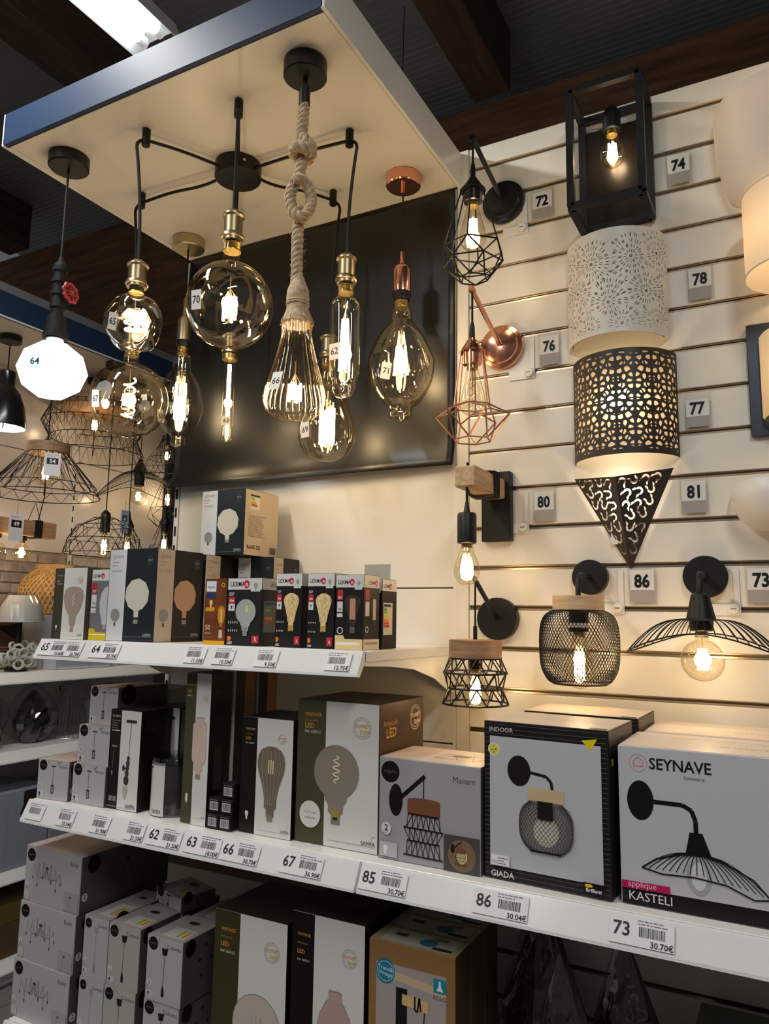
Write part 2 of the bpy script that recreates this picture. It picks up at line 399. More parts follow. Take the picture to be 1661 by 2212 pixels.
# price labels slotted in the rails: a paper card with numerals, barcode, price
def rail_label(X, Z, price, num=None, w=.062, desc='', yf=-.47, tall=False):
    h = .050
    lab = desc
    P0 = Vector((X, yf-.0158, Z-.001)); dn = Vector((0, -.022, -.0465)).normalized(); nrm = Vector((0, -.9, .43)).normalized()
    base = P0+dn*.044
    def P(x, y, o): return (base+Vector((x, 0, 0))-dn*y+nrm*(o+.0012))-Vector((X, yf, Z))
    t = thing('price_label', lab, 'price label', (X, yf, Z), 0, 'price labels on the shelf rails')
    n0 = .042 if num else 0
    pr = Print(P, w+n0, .043); u0 = n0/(w+n0)
    bk = Print(P, w+n0, .043); bk.R(0, .02, 1, .98, 'DEDDDC'); bk.build('paper', t)
    pr.k = 4
    if num: pr.T(num, .06, .32, .029/(w+n0), '2A2A30', bold=1)
    k = 1-u0
    pr.lines(u0+.06*k, .74, u0+.95*k, .95, 2, '707078', seed=hash(price) % 99)
    pr.bars(u0+.10*k, .36, u0+.78*k, .70, '303038', 18, seed=len(price)+int(X*-100))
    if price: pr.T(price+'€', u0+.98*k, .06, .0125/(w+n0), '25252B', 'r', bold=1)
    pr.build('lettering', t)
    return t
# ================================================================ bulbs
def tocam(x, y):
    t = Vector((CAMP.x-x, CAMP.y-y, 0)).normalized(); return t, Vector((-t.y, t.x, 0))
def sticker(bulb, wx, wy, prof, z, du, text, w=.03, h=.036, tilt=-.12, oz=(0, 0, 0), paper='E9E2DA', col='17171A'):
    """paper number label stuck on the glass at profile height z, du of a radius left/right of the side that faces the viewer"""
    t, rv = tocam(wx, wy)
    r = 0; sl = 0
    for (ra, za), (rb, zb) in zip(prof, prof[1:]):
        if min(za, zb) <= z <= max(za, zb) and abs(za-zb) > 1e-6:
            r = ra+(rb-ra)*(z-za)/(zb-za); sl = -(rb-ra)/(zb-za); break
    n = (rv*du+t*math.sqrt(max(.01, 1-du*du))); p = n*r+Vector((0, 0, z))+Vector(oz)
    nn = (n+Vector((0, 0, 1))*sl).normalized(); ux = Vector((0, 0, 1)).cross(nn).normalized(); uy = nn.cross(ux)
    ux, uy = ux*math.cos(tilt)+uy*math.sin(tilt), uy*math.cos(tilt)-ux*math.sin(tilt)
    P = lambda x, y, o: p+ux*(x-w/2)+uy*(y-h/2)+nn*(o+.0016)
    pr = Print(P, w, h); pr.R(0, 0, 1, 1, paper); pr.T(text, .5, .32, .78, col, 'c', bold=1); pr.build('number_sticker', bulb)
def screw(bulb, z, r=.0135, h=.026, m=GOLD):
    pr = [(r*.9, z+h)]
    for i in range(4): pr += [(r, z+h*(.85-.2*i)), (r*.9, z+h*(.75-.2*i))]
    pr += [(r*1.05, z), (r*1.05, z-.002)]
    MB().lathe(pr, 20).build('screw_cap', m, bulb, True)
def sticks(bulb, n, rc, z0, z1, rad=.0028, m=None, flare=1.0, ph=.3):
    for i in range(n):
        a = 2*PI*i/n+ph
        MB().tube([(rc*flare*math.cos(a), rc*flare*math.sin(a), z0), (rc*math.cos(a), rc*math.sin(a), z1)], rad, 6).build('filament', m or FIL, bulb)
    b = MB(); zz = max(z0, z1)
    b.tube([(0, 0, zz+.05), (0, 0, min(z0, z1)-.004)], .0012, 5)
    for i in range(n):
        a = 2*PI*i/n+ph
        b.tube([(0, 0, zz+.022), (rc*math.cos(a)*(flare if z0 == zz else 1), rc*math.sin(a)*(flare if z0 == zz else 1), zz)], .0007, 4)
        b.tube([(0, 0, min(z0, z1)-.004), (rc*math.cos(a), rc*math.sin(a), min(z0, z1))], .0007, 4)
    b.build('filament_stem', SMOKEST, bulb)
SMOKEST = mat('glass_stem', (.75, .62, .35), .2, .6)
def spiral(bulb, r0, r1, z0, z1, turns, rad=.0024, m=None):
    n = int(turns*22); pts = []
    for i in range(n+1):
        t = i/n; a = turns*2*PI*t; r = (r0+(r1-r0)*t)
        pts.append((r*math.cos(a), r*math.sin(a), z0+(z1-z0)*t))
    MB().tube(pts, rad, 6).build('filament', m or FILW, bulb, True)
    MB().tube([(0, 0, z0+.03), (0, 0, z1)], .001, 5).build('filament_stem', SMOKEST, bulb)
def glass_bulb(parent, loc, prof, m, label=None, seg=48, rib=0, nrib=0):
    b = MB(); b.lathe(prof, seg, cap=False, rib=rib, nrib=nrib)
    o = b.build('bulb', m, parent, True, loc)
    if label: o['label'] = label
    return o
def rose(parent, r=.05, h=.03, m=BLACK, z=0):
    MB().lathe([(r, z), (r, z-h+.003), (r-.003, z-h), (0, z-h)], 40).build('ceiling_rose', m, parent, True)
def socket(parent, loc, ztop, zbot, r, m=BRASS):
    """turned brass holder with collar rings and knurled cap"""
    h = ztop-zbot
    pr = [(.006, ztop+.006), (r*.55, ztop+.004), (r*.93, ztop-.004), (r*1.08, ztop-h*.10), (r*1.08, ztop-h*.15), (r*.90, ztop-h*.2), (r*.90, ztop-h*.72),
          (r*1.0, ztop-h*.74), (r*1.12, ztop-h*.80), (r*1.12, ztop-h*.88), (r*.98, ztop-h*.9), (r*.98, zbot+.001), (r*.7, zbot)]
    MB().lathe(pr, 32, loc).build('socket', m, parent, True)
    MB().cyl(r*.72, zbot-.008, zbot+.001, 24, loc).build('socket_ring', BLACK, parent, True)
def std(r, zc, nr, nh, n=22):
    """neck of radius nr and height nh running into a globe of radius r centred at zc (z measured from the neck top = 0)"""
    a0 = math.asin(min(.99, nr*1.05/r))
    return [(nr*.92, 0), (nr, -.004), (nr, zc+r*math.cos(a0)+.006), (nr*1.02, zc+r*math.cos(a0)+.002)]+sphere_prof(r, zc, n, a0)

# ---------------------------------------------------------------- spider pendant with six bulbs
SP = Vector((-1.265, -.37, ZC-.002))
sp = thing('spider_pendant_lamp', 'black spider pendant with six looped cables and assorted large amber bulbs', 'pendant lamp', SP)
rose(sp, .062, .042)
MB().cyl(.004, -.003, .003, 10, (.05, -.037, -.02), (.8, -.6, 0)).build('rose_screw', BRASS2, sp)
clips = dict(a=(-1.096, -.576), b=(-1.376, -.595), c=(-.918, -.361), d=(-1.606, -.387), e=(-1.10, -.148), f=(-1.43, -.175))
def drop(key, ztop):
    x, y = clips[key]; lx, ly = x-SP.x, y-SP.y
    MB().lathe([(.010, 0), (.0105, -.004), (.0105, -.042), (.009, -.044), (0, -.044)], 18, (lx, ly, 0)).build('cable_clip', BLACK, sp, True)
    d = Vector((lx, ly, 0)).normalized(); pts = []
    n = 14
    for i in range(n+1):
        t = i/n; q = d*.058+(Vector((lx, ly, 0))-d*.058)*t
        z = -.022-.006*t+(.004*math.sin(PI*t) if key in 'bc' else -.008*math.sin(2*PI*t)*(1-t))
        pts.append((q.x, q.y, z))
    for i in range(1, 7):
        a = i/6*PI/2; pts.append((lx+d.x*.022*math.sin(a), ly+d.y*.022*math.sin(a), -.03-.022*(1-math.cos(a))))
    zz = ztop-ZC
    for i in range(1, 9):
        t = i/8; k = (1-t)**2
        pts.append((lx+d.x*.022*k, ly+d.y*.022*k, -.052+(zz+.052)*t))
    MB().tube(pts, .0042, 8).build('cable', BLACK, sp, True)
    return lx, ly
# 70: big globe
lx, ly = drop('a', 2.534); socket(sp, (lx, ly, 0), 2.531-ZC, 2.458-ZC, .0235)
pr = std(.0998, -.150, .0185, .04); bl = glass_bulb(sp, (lx, ly, 2.454-ZC), pr, AMBER, 'large amber globe bulb with sticker 70')
screw(bl, -.018, .0195, .02); sticks(bl, 4, .014, -.130, -.185, .0033); lamp(bl, (0, 0, -.155), 2.2)
sticker(bl, *clips['a'], pr, -.172, -.72, '70', .03, .042)
# 65: dented apple-shaped bulb, spiral filament
lx, ly = drop('b', 2.466); socket(sp, (lx, ly, 0), 2.461-ZC, 2.395-ZC, .0245)
pr = smooth_prof([(.017, 0), (.0195, -.016), (.021, -.024), (.046, -.036), (.064, -.062), (.068, -.090), (.064, -.118), (.052, -.142), (.034, -.155), (.012, -.158), (0, -.152)])
b = MB(); b.lathe(pr, 64, cap=False)
b.v = [(x*(1+.06*math.sin(3*math.atan2(y, x)+z*40)*min(1, -z*9)), y*(1+.06*math.sin(3*math.atan2(y, x)+z*40)*min(1, -z*9)), z+.004*math.sin(5*math.atan2(y, x))*min(1, -z*6)) for x, y, z in b.v]
bl = b.build('bulb', AMBERL, sp, True, (lx, ly, 2.398-ZC)); bl['label'] = 'dented apple-shaped amber bulb with spiral filament and sticker 65'
screw(bl, -.014, .017, .02); spiral(bl, .026, .020, -.062, -.118, 3, .0024); lamp(bl, (0, 0, -.09), 1.4)
sticker(bl, *clips['b'], pr, -.112, -.72, '65', .028, .04, -.35, paper='D8CFC0')
# 67: second globe below
lx, ly = drop('d', 2.412); socket(sp, (lx, ly, 0), 2.405-ZC, 2.345-ZC, .0235)
pr = std(.1065, -.146, .0205, .04); bl = glass_bulb(sp, (lx, ly, 2.343-ZC), pr, AMBER, 'large amber globe bulb with spiral filament and sticker 67')
screw(bl, -.016, .018, .02); spiral(bl, .015, .017, -.085, -.20, 4, .0026); lamp(bl, (0, 0, -.146), 1.6)
sticker(bl, *clips['d'], pr, -.168, -.80, '67', .03, .045, -.15)
# 62: tubular bulb
lx, ly = drop('c', 2.486); socket(sp, (lx, ly, 0), 2.481-ZC, 2.408-ZC, .0235)
pr = smooth_prof([(.017, 0), (.019, -.022), (.026, -.034), (.035, -.046), (.037, -.062), (.037, -.12), (.037, -.205), (.036, -.228), (.030, -.240), (.028, -.262), (.020, -.277), (0, -.283)])
bl = glass_bulb(sp, (lx, ly, 2.404-ZC), pr, AMBERL, 'tall tubular amber bulb with sticker 62'); screw(bl, -.018, .018, .02)
sticks(bl, 4, .012, -.085, -.215, .003, flare=.5); lamp(bl, (0, 0, -.15), 1.6); sticker(bl, *clips['c'], pr, -.178, -.62, '62', .03, .04, 0)
# 69: drop-shaped bulb
lx, ly = drop('e', 2.39); socket(sp, (lx, ly, 0), 2.383-ZC, 2.315-ZC, .0245)
pr = smooth_prof([(.019, 0), (.021, -.03), (.026, -.055), (.042, -.095), (.064, -.145), (.078, -.195), (.075, -.235), (.055, -.27), (.025, -.287), (0, -.291)])
bl = glass_bulb(sp, (lx, ly, 2.312-ZC), pr, AMBER, 'large drop-shaped amber bulb with sticker 69'); screw(bl, -.02, .019, .022)
sticks(bl, 6, .019, -.14, -.24, .0034); lamp(bl, (0, 0, -.19), 1.8); sticker(bl, *clips['e'], pr, -.215, -.72, '69', .03, .042, 0)
# 63: slim tube
lx, ly = drop('f', 2.44); socket(sp, (lx, ly, 0), 2.435-ZC, 2.372-ZC, .0235)
pr = [(.015, 0), (.0165, -.006), (.0165, -.24)]+sphere_prof(.0165, -.248, 8, PI/2)
bl = glass_bulb(sp, (lx, ly, 2.369-ZC), pr, AMBERL, 'slim tube bulb with sticker 63'); MB().cyl(.0235, -.016, .0, 24).build('screw_cap', GOLD, bl, True)
MB().tube([(0, 0, -.03), (.001, 0, -.245)], .0055, 8).build('filament', FIL, bl); lamp(bl, (0, 0, -.14), 1.2)
sticker(bl, *clips['f'], pr, -.205, -.2, '63', .022, .026, 0, paper='E8DDC0')

# ---------------------------------------------------------------- pipe pendant with valve wheel (64)
x, y = -1.652, -.603
t = thing('pipe_pendant_lamp', 'black pipe pendant with red valve wheel and lit white faceted bulb numbered 64', 'pendant lamp', (x, y, ZC-.002)); rose(t, .052, .032)
MB().tube([(0, 0, -.03), (0, 0, -.30)], .0032, 8).build('cable', BLACK, t)
IRON = mat('cast_iron_pipe', (.008, .008, .009), .65, 0, spec=.25, noise=.2, nscale=40, bump=.3, bscale=120)
pr = [(.006, -.285), (.010, -.30), (.016, -.305), (.018, -.312)]
z = -.312
for k, (r, h) in enumerate(((.019, .018), (.0155, .03), (.020, .014), (.016, .036), (.021, .012), (.0175, .036), (.020, .012), (.0155, .03), (.022, .014), (.024, .03), (.026, .024), (.031, .006), (.031, .010), (.026, .004))):
    h *= .72; pr += [(r, z), (r, z-h)]; z -= h
MB().lathe(pr+[(0.015, z)], 28).build('pipe', IRON, t, True)
tc, rv = tocam(x, y); vd = (tc*.75+rv*.75+Vector((0, 0, .1))).normalized(); c0 = Vector((0, 0, -.392))
MB().cyl(.0095, 0, .036, 14, c0, vd).build('valve_stem', IRON, t)
RED = mat('red_painted_valve', (.30, .022, .035), .4)
b = MB(); wc = c0+vd*.04; M = Vector((0, 0, 1)).rotation_difference(vd).to_matrix(); pts = []
for i in range(48):
    a = 2*PI*i/48; rr = .0235+.0022*math.cos(8*a); pts.append(wc+M @ Vector((rr*math.cos(a), rr*math.sin(a), 0)))
b.tube(pts, .0042, 8, True)
for k in range(8):
    a = 2*PI*k/8; b.tube([wc, wc+M @ Vector((.023*math.cos(a), .023*math.sin(a), 0))], .0025, 6)
b.cyl(.009, -.004, .004, 16, wc, vd); vw = b.build('valve_wheel', RED, t, True)
MB().cyl(.0042, .003, .007, 10, wc, vd).build('hub_screw', BRASS2, vw)
bm = bmesh.new(); bmesh.ops.create_icosphere(bm, subdivisions=2, radius=.086)
for v in bm.verts: v.co.z = v.co.z*.90-.594
b = MB(); b.bm(bm); bl = b.build('bulb', OPAL, t); bl['label'] = 'lit white faceted globe bulb'
MB().lathe([(.021, z+.002), (.022, z-.008), (.0225, -.522), (.028, -.532)], 28, cap=False).build('bulb_neck', mat('opal_neck', (.75, .85, .85), .3, emit=.7, ecol=(.8, .95, 1)), bl, True)
l = lamp(bl, (0, 0, -.70), 1.6, (.88, .95, 1), .05)
q, rv = tocam(x, y); n = (q*.9-rv*.45).normalized(); p = Vector((0, 0, -.602))+n*.0885; ux = Vector((0, 0, 1)).cross(n).normalized()
P = lambda a, c, o: p+ux*(a-.0125)+Vector((0, 0, 1))*(c-.016)+n*(o+.004)
pq = Print(P, .025, .034); pq.R(0, 0, 1, 1, mat('sticker_on_lit_bulb', (.55, .72, .74), .5, emit=.55, ecol=(.7, .92, .95))); pq.T('64', .5, .3, .95, '1E2A2E', 'c', bold=1); pq.build('number_sticker', bl)

# ---------------------------------------------------------------- 68 brass pendant
x, y = -1.675, -.117
t = thing('brass_pendant_lamp', 'brass pendant with oval amber bulb numbered 68 at the rear left of the canopy', 'pendant lamp', (x, y, ZC-.002)); rose(t, .051, .034, BRASS2)
MB().tube([(0, 0, -.03), (0, 0, -.24)], .003, 6).build('cable', BLACK, t)
MB().lathe([(.006, -.20), (.006, -.235), (.011, -.262), (.018, -.268), (.0205, -.276), (.0205, -.344)], 28).build('socket', BRASS2, t, True)
MB().lathe([(.0205, -.344), (.023, -.348), (.021, -.358), (.015, -.366)], 24).build('socket_ring', BLACK, t, True)
pr = smooth_prof([(.015, 0), (.018, -.022), (.027, -.034), (.028, -.062), (.031, -.078), (.055, -.118), (.071, -.175), (.070, -.215), (.052, -.265), (.026, -.288), (.022, -.300), (.023, -.315), (.014, -.323), (0, -.324)])
bl = glass_bulb(t, (0, 0, -.366), pr, AMBERL); screw(bl, -.02, .0165, .022); sticks(bl, 6, .016, -.12, -.235, .0036); lamp(bl, (0, 0, -.18), 1.8)
sticker(bl, x, y, pr, -.238, -.85, '68', .03, .04, -.3)
# ---------------------------------------------------------------- 71 copper pendant
x, y = -.888, -.121
t = thing('copper_pendant_lamp', 'copper pendant with oval amber bulb numbered 71', 'pendant lamp', (x, y, ZC-.002)); rose(t, .048, .032, COPPER)
MB().cyl(.0055, -.05, -.03, 12).build('cord_grip', COPPER, t); MB().tube([(0, 0, -.05), (0, 0, -.23)], .0024, 6).build('cable', BLACK, t)
MB().lathe([(.0055, -.222), (.0062, -.226), (.0068, -.254), (.014, -.262), (.022, -.268), (.0245, -.278), (.0245, -.34)], 32).build('socket', COPPER, t, True)
MB().lathe([(.0235, -.34), (.026, -.343), (.026, -.349), (.022, -.355), (.022, -.362)], 28).build('socket_ring', BLACK, t, True)
pr = smooth_prof([(.018, 0), (.019, -.016), (.026, -.026), (.029, -.05), (.034, -.062), (.062, -.100), (.086, -.155), (.089, -.185), (.080, -.230), (.055, -.275), (.032, -.295), (.030, -.312), (.026, -.323), (0, -.327)])
bl = glass_bulb(t, (0, 0, -.366), pr, AMBER); screw(bl, -.016, .019, .02); sticks(bl, 4, .018, -.125, -.205, .0034, flare=.6); lamp(bl, (0, 0, -.175), 2.0)
sticker(bl, x, y, pr, -.218, -.45, '71', .028, .042, -.3)
# ---------------------------------------------------------------- 66 rope pendant
x, y = -.887, -.604
t = thing('rope_pendant_lamp', 'thick knotted jute rope pendant with ribbed pear bulb numbered 66', 'pendant lamp', (x, y, ZC-.002)); rose(t, .048, .036)
MB().tube([(0, 0, -.03), (.002, 0, -.06)], .005, 8).build('cable', BLACK, t)
MB().cyl(.0125, -.105, -.058, 20, b=.002).build('rope_sleeve', BLACK, t, True)
ROPE = mat('jute_rope', (.50, .37, .22), .85, 0, noise=.3, nscale=90, bump=.6, bscale=300)
def rope_strands(path, rad, turns_per_m, name):
    """three twisted strands along a path"""
    P = [Vector(p) for p in path]; L = [0]
    for a, c in zip(P, P[1:]): L.append(L[-1]+(c-a).length)
    n = max(8, int(L[-1]/.0035)); pts = []; k = 0
    for i in range(n+1):
        s = L[-1]*i/n
        while k < len(L)-2 and L[k+1] < s: k += 1
        f = (s-L[k])/max(1e-9, L[k+1]-L[k]); pts.append((P[k].lerp(P[k+1], f), s))
    nn = None; fr = []
    for i, (p, s) in enumerate(pts):
        a = pts[max(0, i-1)][0]; c = pts[min(n, i+1)][0]; tg = (c-a).normalized()
        nn = tg.orthogonal().normalized() if nn is None else (nn-tg*nn.dot(tg)).normalized(); fr.append((p, nn.copy(), tg.cross(nn), s))
    for st in range(3):
        b = MB(); b.tube([p+(u*math.cos(2*PI*(s*turns_per_m+st/3))+v*math.sin(2*PI*(s*turns_per_m+st/3)))*rad*.52 for p, u, v, s in fr], rad*.56, 8)
        b.build(name, ROPE, t, True)
tc, rv = tocam(x, y)
def V(h, z, d=0): return rv*h+tc*d+Vector((0, 0, z))
def spl(pts, n=8):
    out = []; Q = [pts[0]]+pts+[pts[-1]]
    for i in range(1, len(Q)-2):
        for j in range(n):
            u = j/n; a, b_, c, d = Q[i-1], Q[i], Q[i+1], Q[i+2]
            out.append(.5*((2*b_)+(c-a)*u+(2*a-5*b_+4*c-d)*u*u+(3*b_-a-3*c+d)*u**3))
    return out+[pts[-1]]
rr = .0125
rope_strands(spl([V(0, -.10), V(-.002, -.15), V(-.003, -.175), V(.010, -.195, .010), V(.020, -.205, 0), V(.010, -.222, -.014), V(-.010, -.222, -.010), V(-.020, -.215, .004), V(-.012, -.212, .020), V(.008, -.218, .022), V(.016, -.222, .008), V(.004, -.228, -.004), V(-.004, -.25, 0), V(-.006, -.285, 0)]), rr, 26, 'rope_strand')
rope_strands(spl([V(-.006, -.28, 0), V(-.014, -.295, .012), V(-.024, -.325, .012), V(-.016, -.36, .016), V(.002, -.375, .020), V(.018, -.355, .016), V(.022, -.325, .010), V(.012, -.295, .010), V(-.004, -.288, .018), V(-.016, -.302, .024)]), rr, 26, 'rope_strand')
rope_strands(spl([V(.0, -.345, -.002), V(-.004, -.385, 0), V(-.005, -.43, 0), V(-.004, -.50, 0), V(-.004, -.53, 0)]), rr, 26, 'rope_strand')
b = MB()
b.lathe([(.011, -.50), (.016, -.515), (.022, -.53), (.0235, -.548), (.021, -.562), (.023, -.575), (.029, -.592), (.033, -.605), (.03, -.607)], 40, rib=.06, nrib=40)
b.build('frayed_collar', ROPE, t, True)
MB().ring(.0222, .0028, (0, 0, -.562), 36).ring(.0222, .0028, (0, 0, -.557), 36).build('collar_tie', ROPE, t, True)
rnd = random.Random(3); b = MB()
for i in range(110):
    a = rnd.uniform(0, 2*PI); r0 = .0225; z0 = -.572-rnd.uniform(0, .01); r1 = .031+rnd.uniform(0, .005); z1 = -.60-rnd.uniform(0, .012)
    b.tube([(r0*math.cos(a), r0*math.sin(a), z0), (r1*math.cos(a+rnd.uniform(-.1, .1)), r1*math.sin(a), z1)], .0009, 4)
for i in range(170):
    zz = rnd.uniform(-.52, -.12); a = rnd.uniform(0, 2*PI); c = .011; k = .004+rnd.random()*.006
    b.tube([(c*math.cos(a)-.003, c*math.sin(a), zz), ((c+k)*math.cos(a)-.003, (c+k)*math.sin(a), zz+rnd.uniform(-.006, .006))], .0003, 3)
b.build('loose_fibres', ROPE, t)['kind'] = 'stuff'
pr = smooth_prof([(.029, -.598), (.030, -.62), (.033, -.645), (.041, -.68), (.052, -.72), (.061, -.75), (.063, -.77), (.057, -.79), (.040, -.805), (.018, -.810), (0, -.811)], 5)
bl = glass_bulb(t, (0, 0, 0), pr, AMBER, 'ribbed pear-shaped amber bulb with sticker 66', 168, .075, 28)
sticks(bl, 4, .012, -.735, -.772, .0034); lamp(bl, (0, 0, -.755), 2.0); sticker(bl, x, y, pr, -.745, -.62, '66', .026, .04, -.05)
# ================================================================ cut sheet metal: marching squares keeps the metal where f > 0
def cut_sheet(f, u0, u1, v0, v1, nu, nv, mp):
    """returns MB of the region f(u, v) > 0 mapped by mp(u, v)"""
    b = MB(); key = {}; F = [[f(u0+(u1-u0)*i/nu, v0+(v1-v0)*j/nv) for i in range(nu+1)] for j in range(nv+1)]
    def vid(u, v):
        k = (round(u, 6), round(v, 6))
        if k not in key: key[k] = len(b.v); b.v.append(tuple(mp(u, v)))
        return key[k]
    du = (u1-u0)/nu; dv = (v1-v0)/nv
    for j in range(nv):
        for i in range(nu):
            c = [(i, j), (i+1, j), (i+1, j+1), (i, j+1)]; val = [F[q][p] for p, q in c]
            if max(val) <= 0: continue
            poly = []
            for k in range(4):
                (p, q), a, bb = c[k], val[k], val[(k+1) % 4]
                if a > 0: poly.append((u0+p*du, v0+q*dv))
                if (a > 0) != (bb > 0):
                    t = a/(a-bb); p2, q2 = c[(k+1) % 4]; poly.append((u0+(p+(p2-p)*t)*du, v0+(q+(q2-q)*t)*dv))
            ids = []
            for p in poly:
                w = vid(*p)
                if not ids or ids[-1] != w: ids.append(w)
            if len(ids) > 2 and ids[0] == ids[-1]: ids.pop()
            if len(set(ids)) >= 3: b.f.append(ids); b.m.append(0)
    return b
def drop_d(u, v, cu, cv, a, L, w):
    """signed: >0 inside a curved petal of length L, width w, pointing along a"""
    x = (u-cu)*math.cos(a)+(v-cv)*math.sin(a); y = -(u-cu)*math.sin(a)+(v-cv)*math.cos(a)
    t = x/L
    if t < -.05 or t > 1.05: return -1
    return w*math.sin(PI*min(1, max(0, t)))**.8-abs(y-.12*L*math.sin(PI*t))
def arc_d(u, v, cu, cv, r, w, a0, a1):
    x, y = u-cu, v-cv; a = math.atan2(y, x)
    if not (a0 <= a <= a1 or a0 <= a+2*PI <= a1 or a0 <= a-2*PI <= a1): return -1
    return w-abs(math.hypot(x, y)-r)
def ell_d(u, v, cu, cv, a, b_): return (1-math.hypot((u-cu)/a, (v-cv)/b_))*min(a, b_)
def from_holes(holes):
    """bucketed union of holes: list of (bbox, fn)"""
    cell = .02; grid = {}
    for bb, fn in holes:
        for i in range(int(math.floor(bb[0]/cell)), int(math.floor(bb[2]/cell))+1):
            for j in range(int(math.floor(bb[1]/cell)), int(math.floor(bb[3]/cell))+1): grid.setdefault((i, j), []).append(fn)
    def f(u, v):
        g = grid.get((int(math.floor(u/cell)), int(math.floor(v/cell))))
        return -max([fn(u, v) for fn in g]) if g else 1e-3
    return f
def H(kind, cu, cv, *a):
    m = max([abs(x) for x in a[:2]])*1.3 if kind != 'd' else a[1]*1.15
    fn = {'d': lambda u, v: drop_d(u, v, cu, cv, *a), 'a': lambda u, v: arc_d(u, v, cu, cv, *a), 'e': lambda u, v: ell_d(u, v, cu, cv, *a)}[kind]
    return ((cu-m, cv-m, cu+m, cv+m), fn)
def half_shade(mp_R, depth, w):
    """plan of a bowed wall shade: chord w, depth; returns map from arc length to (x, y)"""
    r = (w*w/4+depth*depth)/(2*depth); al = math.asin(min(1, w/2/r)) if depth <= w/2 else PI/2
    return r, al
def shade77():
    X0, Z0, w, h, dp = -.335, 1.984, .246, .252, .10
    t = thing('wall_lamp', 'black cut-metal bowed wall shade with glowing scrollwork, numbered 77', 'wall lamp', (X0, 0, Z0))
    r, al = half_shade(0, dp, w); La = 2*r*al
    def mp(u, v): a = u/r; return (r*math.sin(a), -(dp-r)-r*math.cos(a)-.001, v)
    rnd = random.Random(11); cu, cv = .083, .110; seeds = []
    base = [(.008, .006), (.021, .004), (.027, .016), (.012, .018), (.004, .028), (.019, .029), (.028, .036), (.009, .040), (.022, .046), (.004, .052), (.014, .056), (.027, .058), (.008, .068), (.021, .070), (.029, .078), (.013, .080)]
    base = [(x*1.31+rnd.uniform(-.003, .003), y*1.31+rnd.uniform(-.003, .003)) for x, y in base]
    for I in range(-4, 5):
        for J in range(-1, 5):
            for x, y in base: seeds += [(I*cu+x, J*cv+y), (I*cu-x, J*cv+y)]
    sg = {}
    for p in seeds:
        for i in (-1, 0, 1):
            for j in (-1, 0, 1): sg.setdefault((int(math.floor(p[0]/.021))+i, int(math.floor(p[1]/.021))+j), []).append(p)
    def core(u, v):
        ds = sorted(math.hypot(u-p[0], v-p[1]) for p in sg.get((int(math.floor(u/.021)), int(math.floor(v/.021))), [(9, 9), (9, 9)]))
        m = .0060-(ds[1]-ds[0])
        x = (u+cu/2) % cu-cu/2
        for cy, rr in ((0, .0185), (cv/2, .014)):
            y = (v-cy+cv/2) % cv-cv/2; q = math.hypot(x, y); m = max(m, .0017-abs(q-rr))
        x2 = abs((u % cu)-cu/2); y2 = (v-.031+cv/2) % cv-cv/2; m = max(m, .0016-abs(math.hypot(x2-.008, y2)-.011))
        return max(m, ds[0]-.0095)
    f = lambda u, v: 1e-3 if (v < .011 or v > h-.009 or abs(u) > La/2-.006) else core(u, v)
    b = cut_sheet(f, -La/2, La/2, 0, h, 200, 170, mp); o = b.build('cut_metal_shade', mat('black_shade_metal', (.02, .014, .011), .5), t)
    m = o.modifiers.new('t', 'SOLIDIFY'); m.thickness = .001
    b = MB(); n = 30; ri = r-.004
    b.add([(ri*math.sin(-al+2*al*i/n), -(dp-r)-ri*math.cos(-al+2*al*i/n), z) for z in (.002, h-.002) for i in range(n+1)], [(i, i+1, i+n+2, i+n+1) for i in range(n)])
    b.build('inner_diffuser', sheer('lampshade_liner', (.82, .74, .60), .5), t, True)
    lamp(t, (0, -.068, .125), 1.2, WARM, .016)
shade77()
def shade78():
    X0, Z0, w, h, dp = -.346, 2.276, .242, .262, .105
    t = thing('wall_lamp', 'unlit white bowed wall shade with leafy cut-outs, numbered 78', 'wall lamp', (X0, 0, Z0))
    r, al = half_shade(0, dp, w); La = 2*r*al
    def mp(u, v): a = u/r; return (r*math.sin(a), -(dp-r)-r*math.cos(a)-.001, v)
    rnd = random.Random(5); hs = []
    cent = [(.0, .075), (-.085, .12), (.09, .10), (-.04, .18), (.055, .185), (-.10, .04), (.12, .03), (-.12, .21), (.125, .20), (.03, .02), (-.05, .02)]
    for cx, cy in cent:
        hs.append(H('e', cx, cy, .0042, .0042))
        for ringi, (r0, L, nn) in enumerate(((.008, .012, 14), (.020, .014, 24), (.034, .014, 34), (.048, .014, 44))):
            for k in range(nn):
                a = 2*PI*(k+.5*(ringi % 2))/nn+rnd.uniform(-.1, .1); x = cx+r0*math.cos(a); y = cy+r0*math.sin(a)
                if ringi and min(math.hypot(x+L*.6*math.cos(a)-qx, y+L*.6*math.sin(a)-qy) for qx, qy in cent if (qx, qy) != (cx, cy)) < r0+L*.55: continue
                hs.append(H('d', x, y, a, L*rnd.uniform(.8, 1), .0012))
    core = from_holes(hs)
    f = lambda u, v: 1e-3 if (v < .010 or v > h-.008 or abs(u) > La/2-.005) else core(u, v)
    o = cut_sheet(f, -La/2, La/2, 0, h, 260, 220, mp).build('cut_metal_shade', mat('white_shade_metal', (.72, .70, .66), .45), t)
    m = o.modifiers.new('t', 'SOLIDIFY'); m.thickness = .001
    b = MB(); n = 30; ri = r-.012
    b.add([(ri*math.sin(-al+2*al*i/n), -(dp-r)-ri*math.cos(-al+2*al*i/n), z) for z in (.004, h-.004) for i in range(n+1)], [(i, i+1, i+n+2, i+n+1) for i in range(n)])
    b.build('inner_diffuser', mat('unlit_liner', (.70, .65, .55), .6), t, True)
shade78()
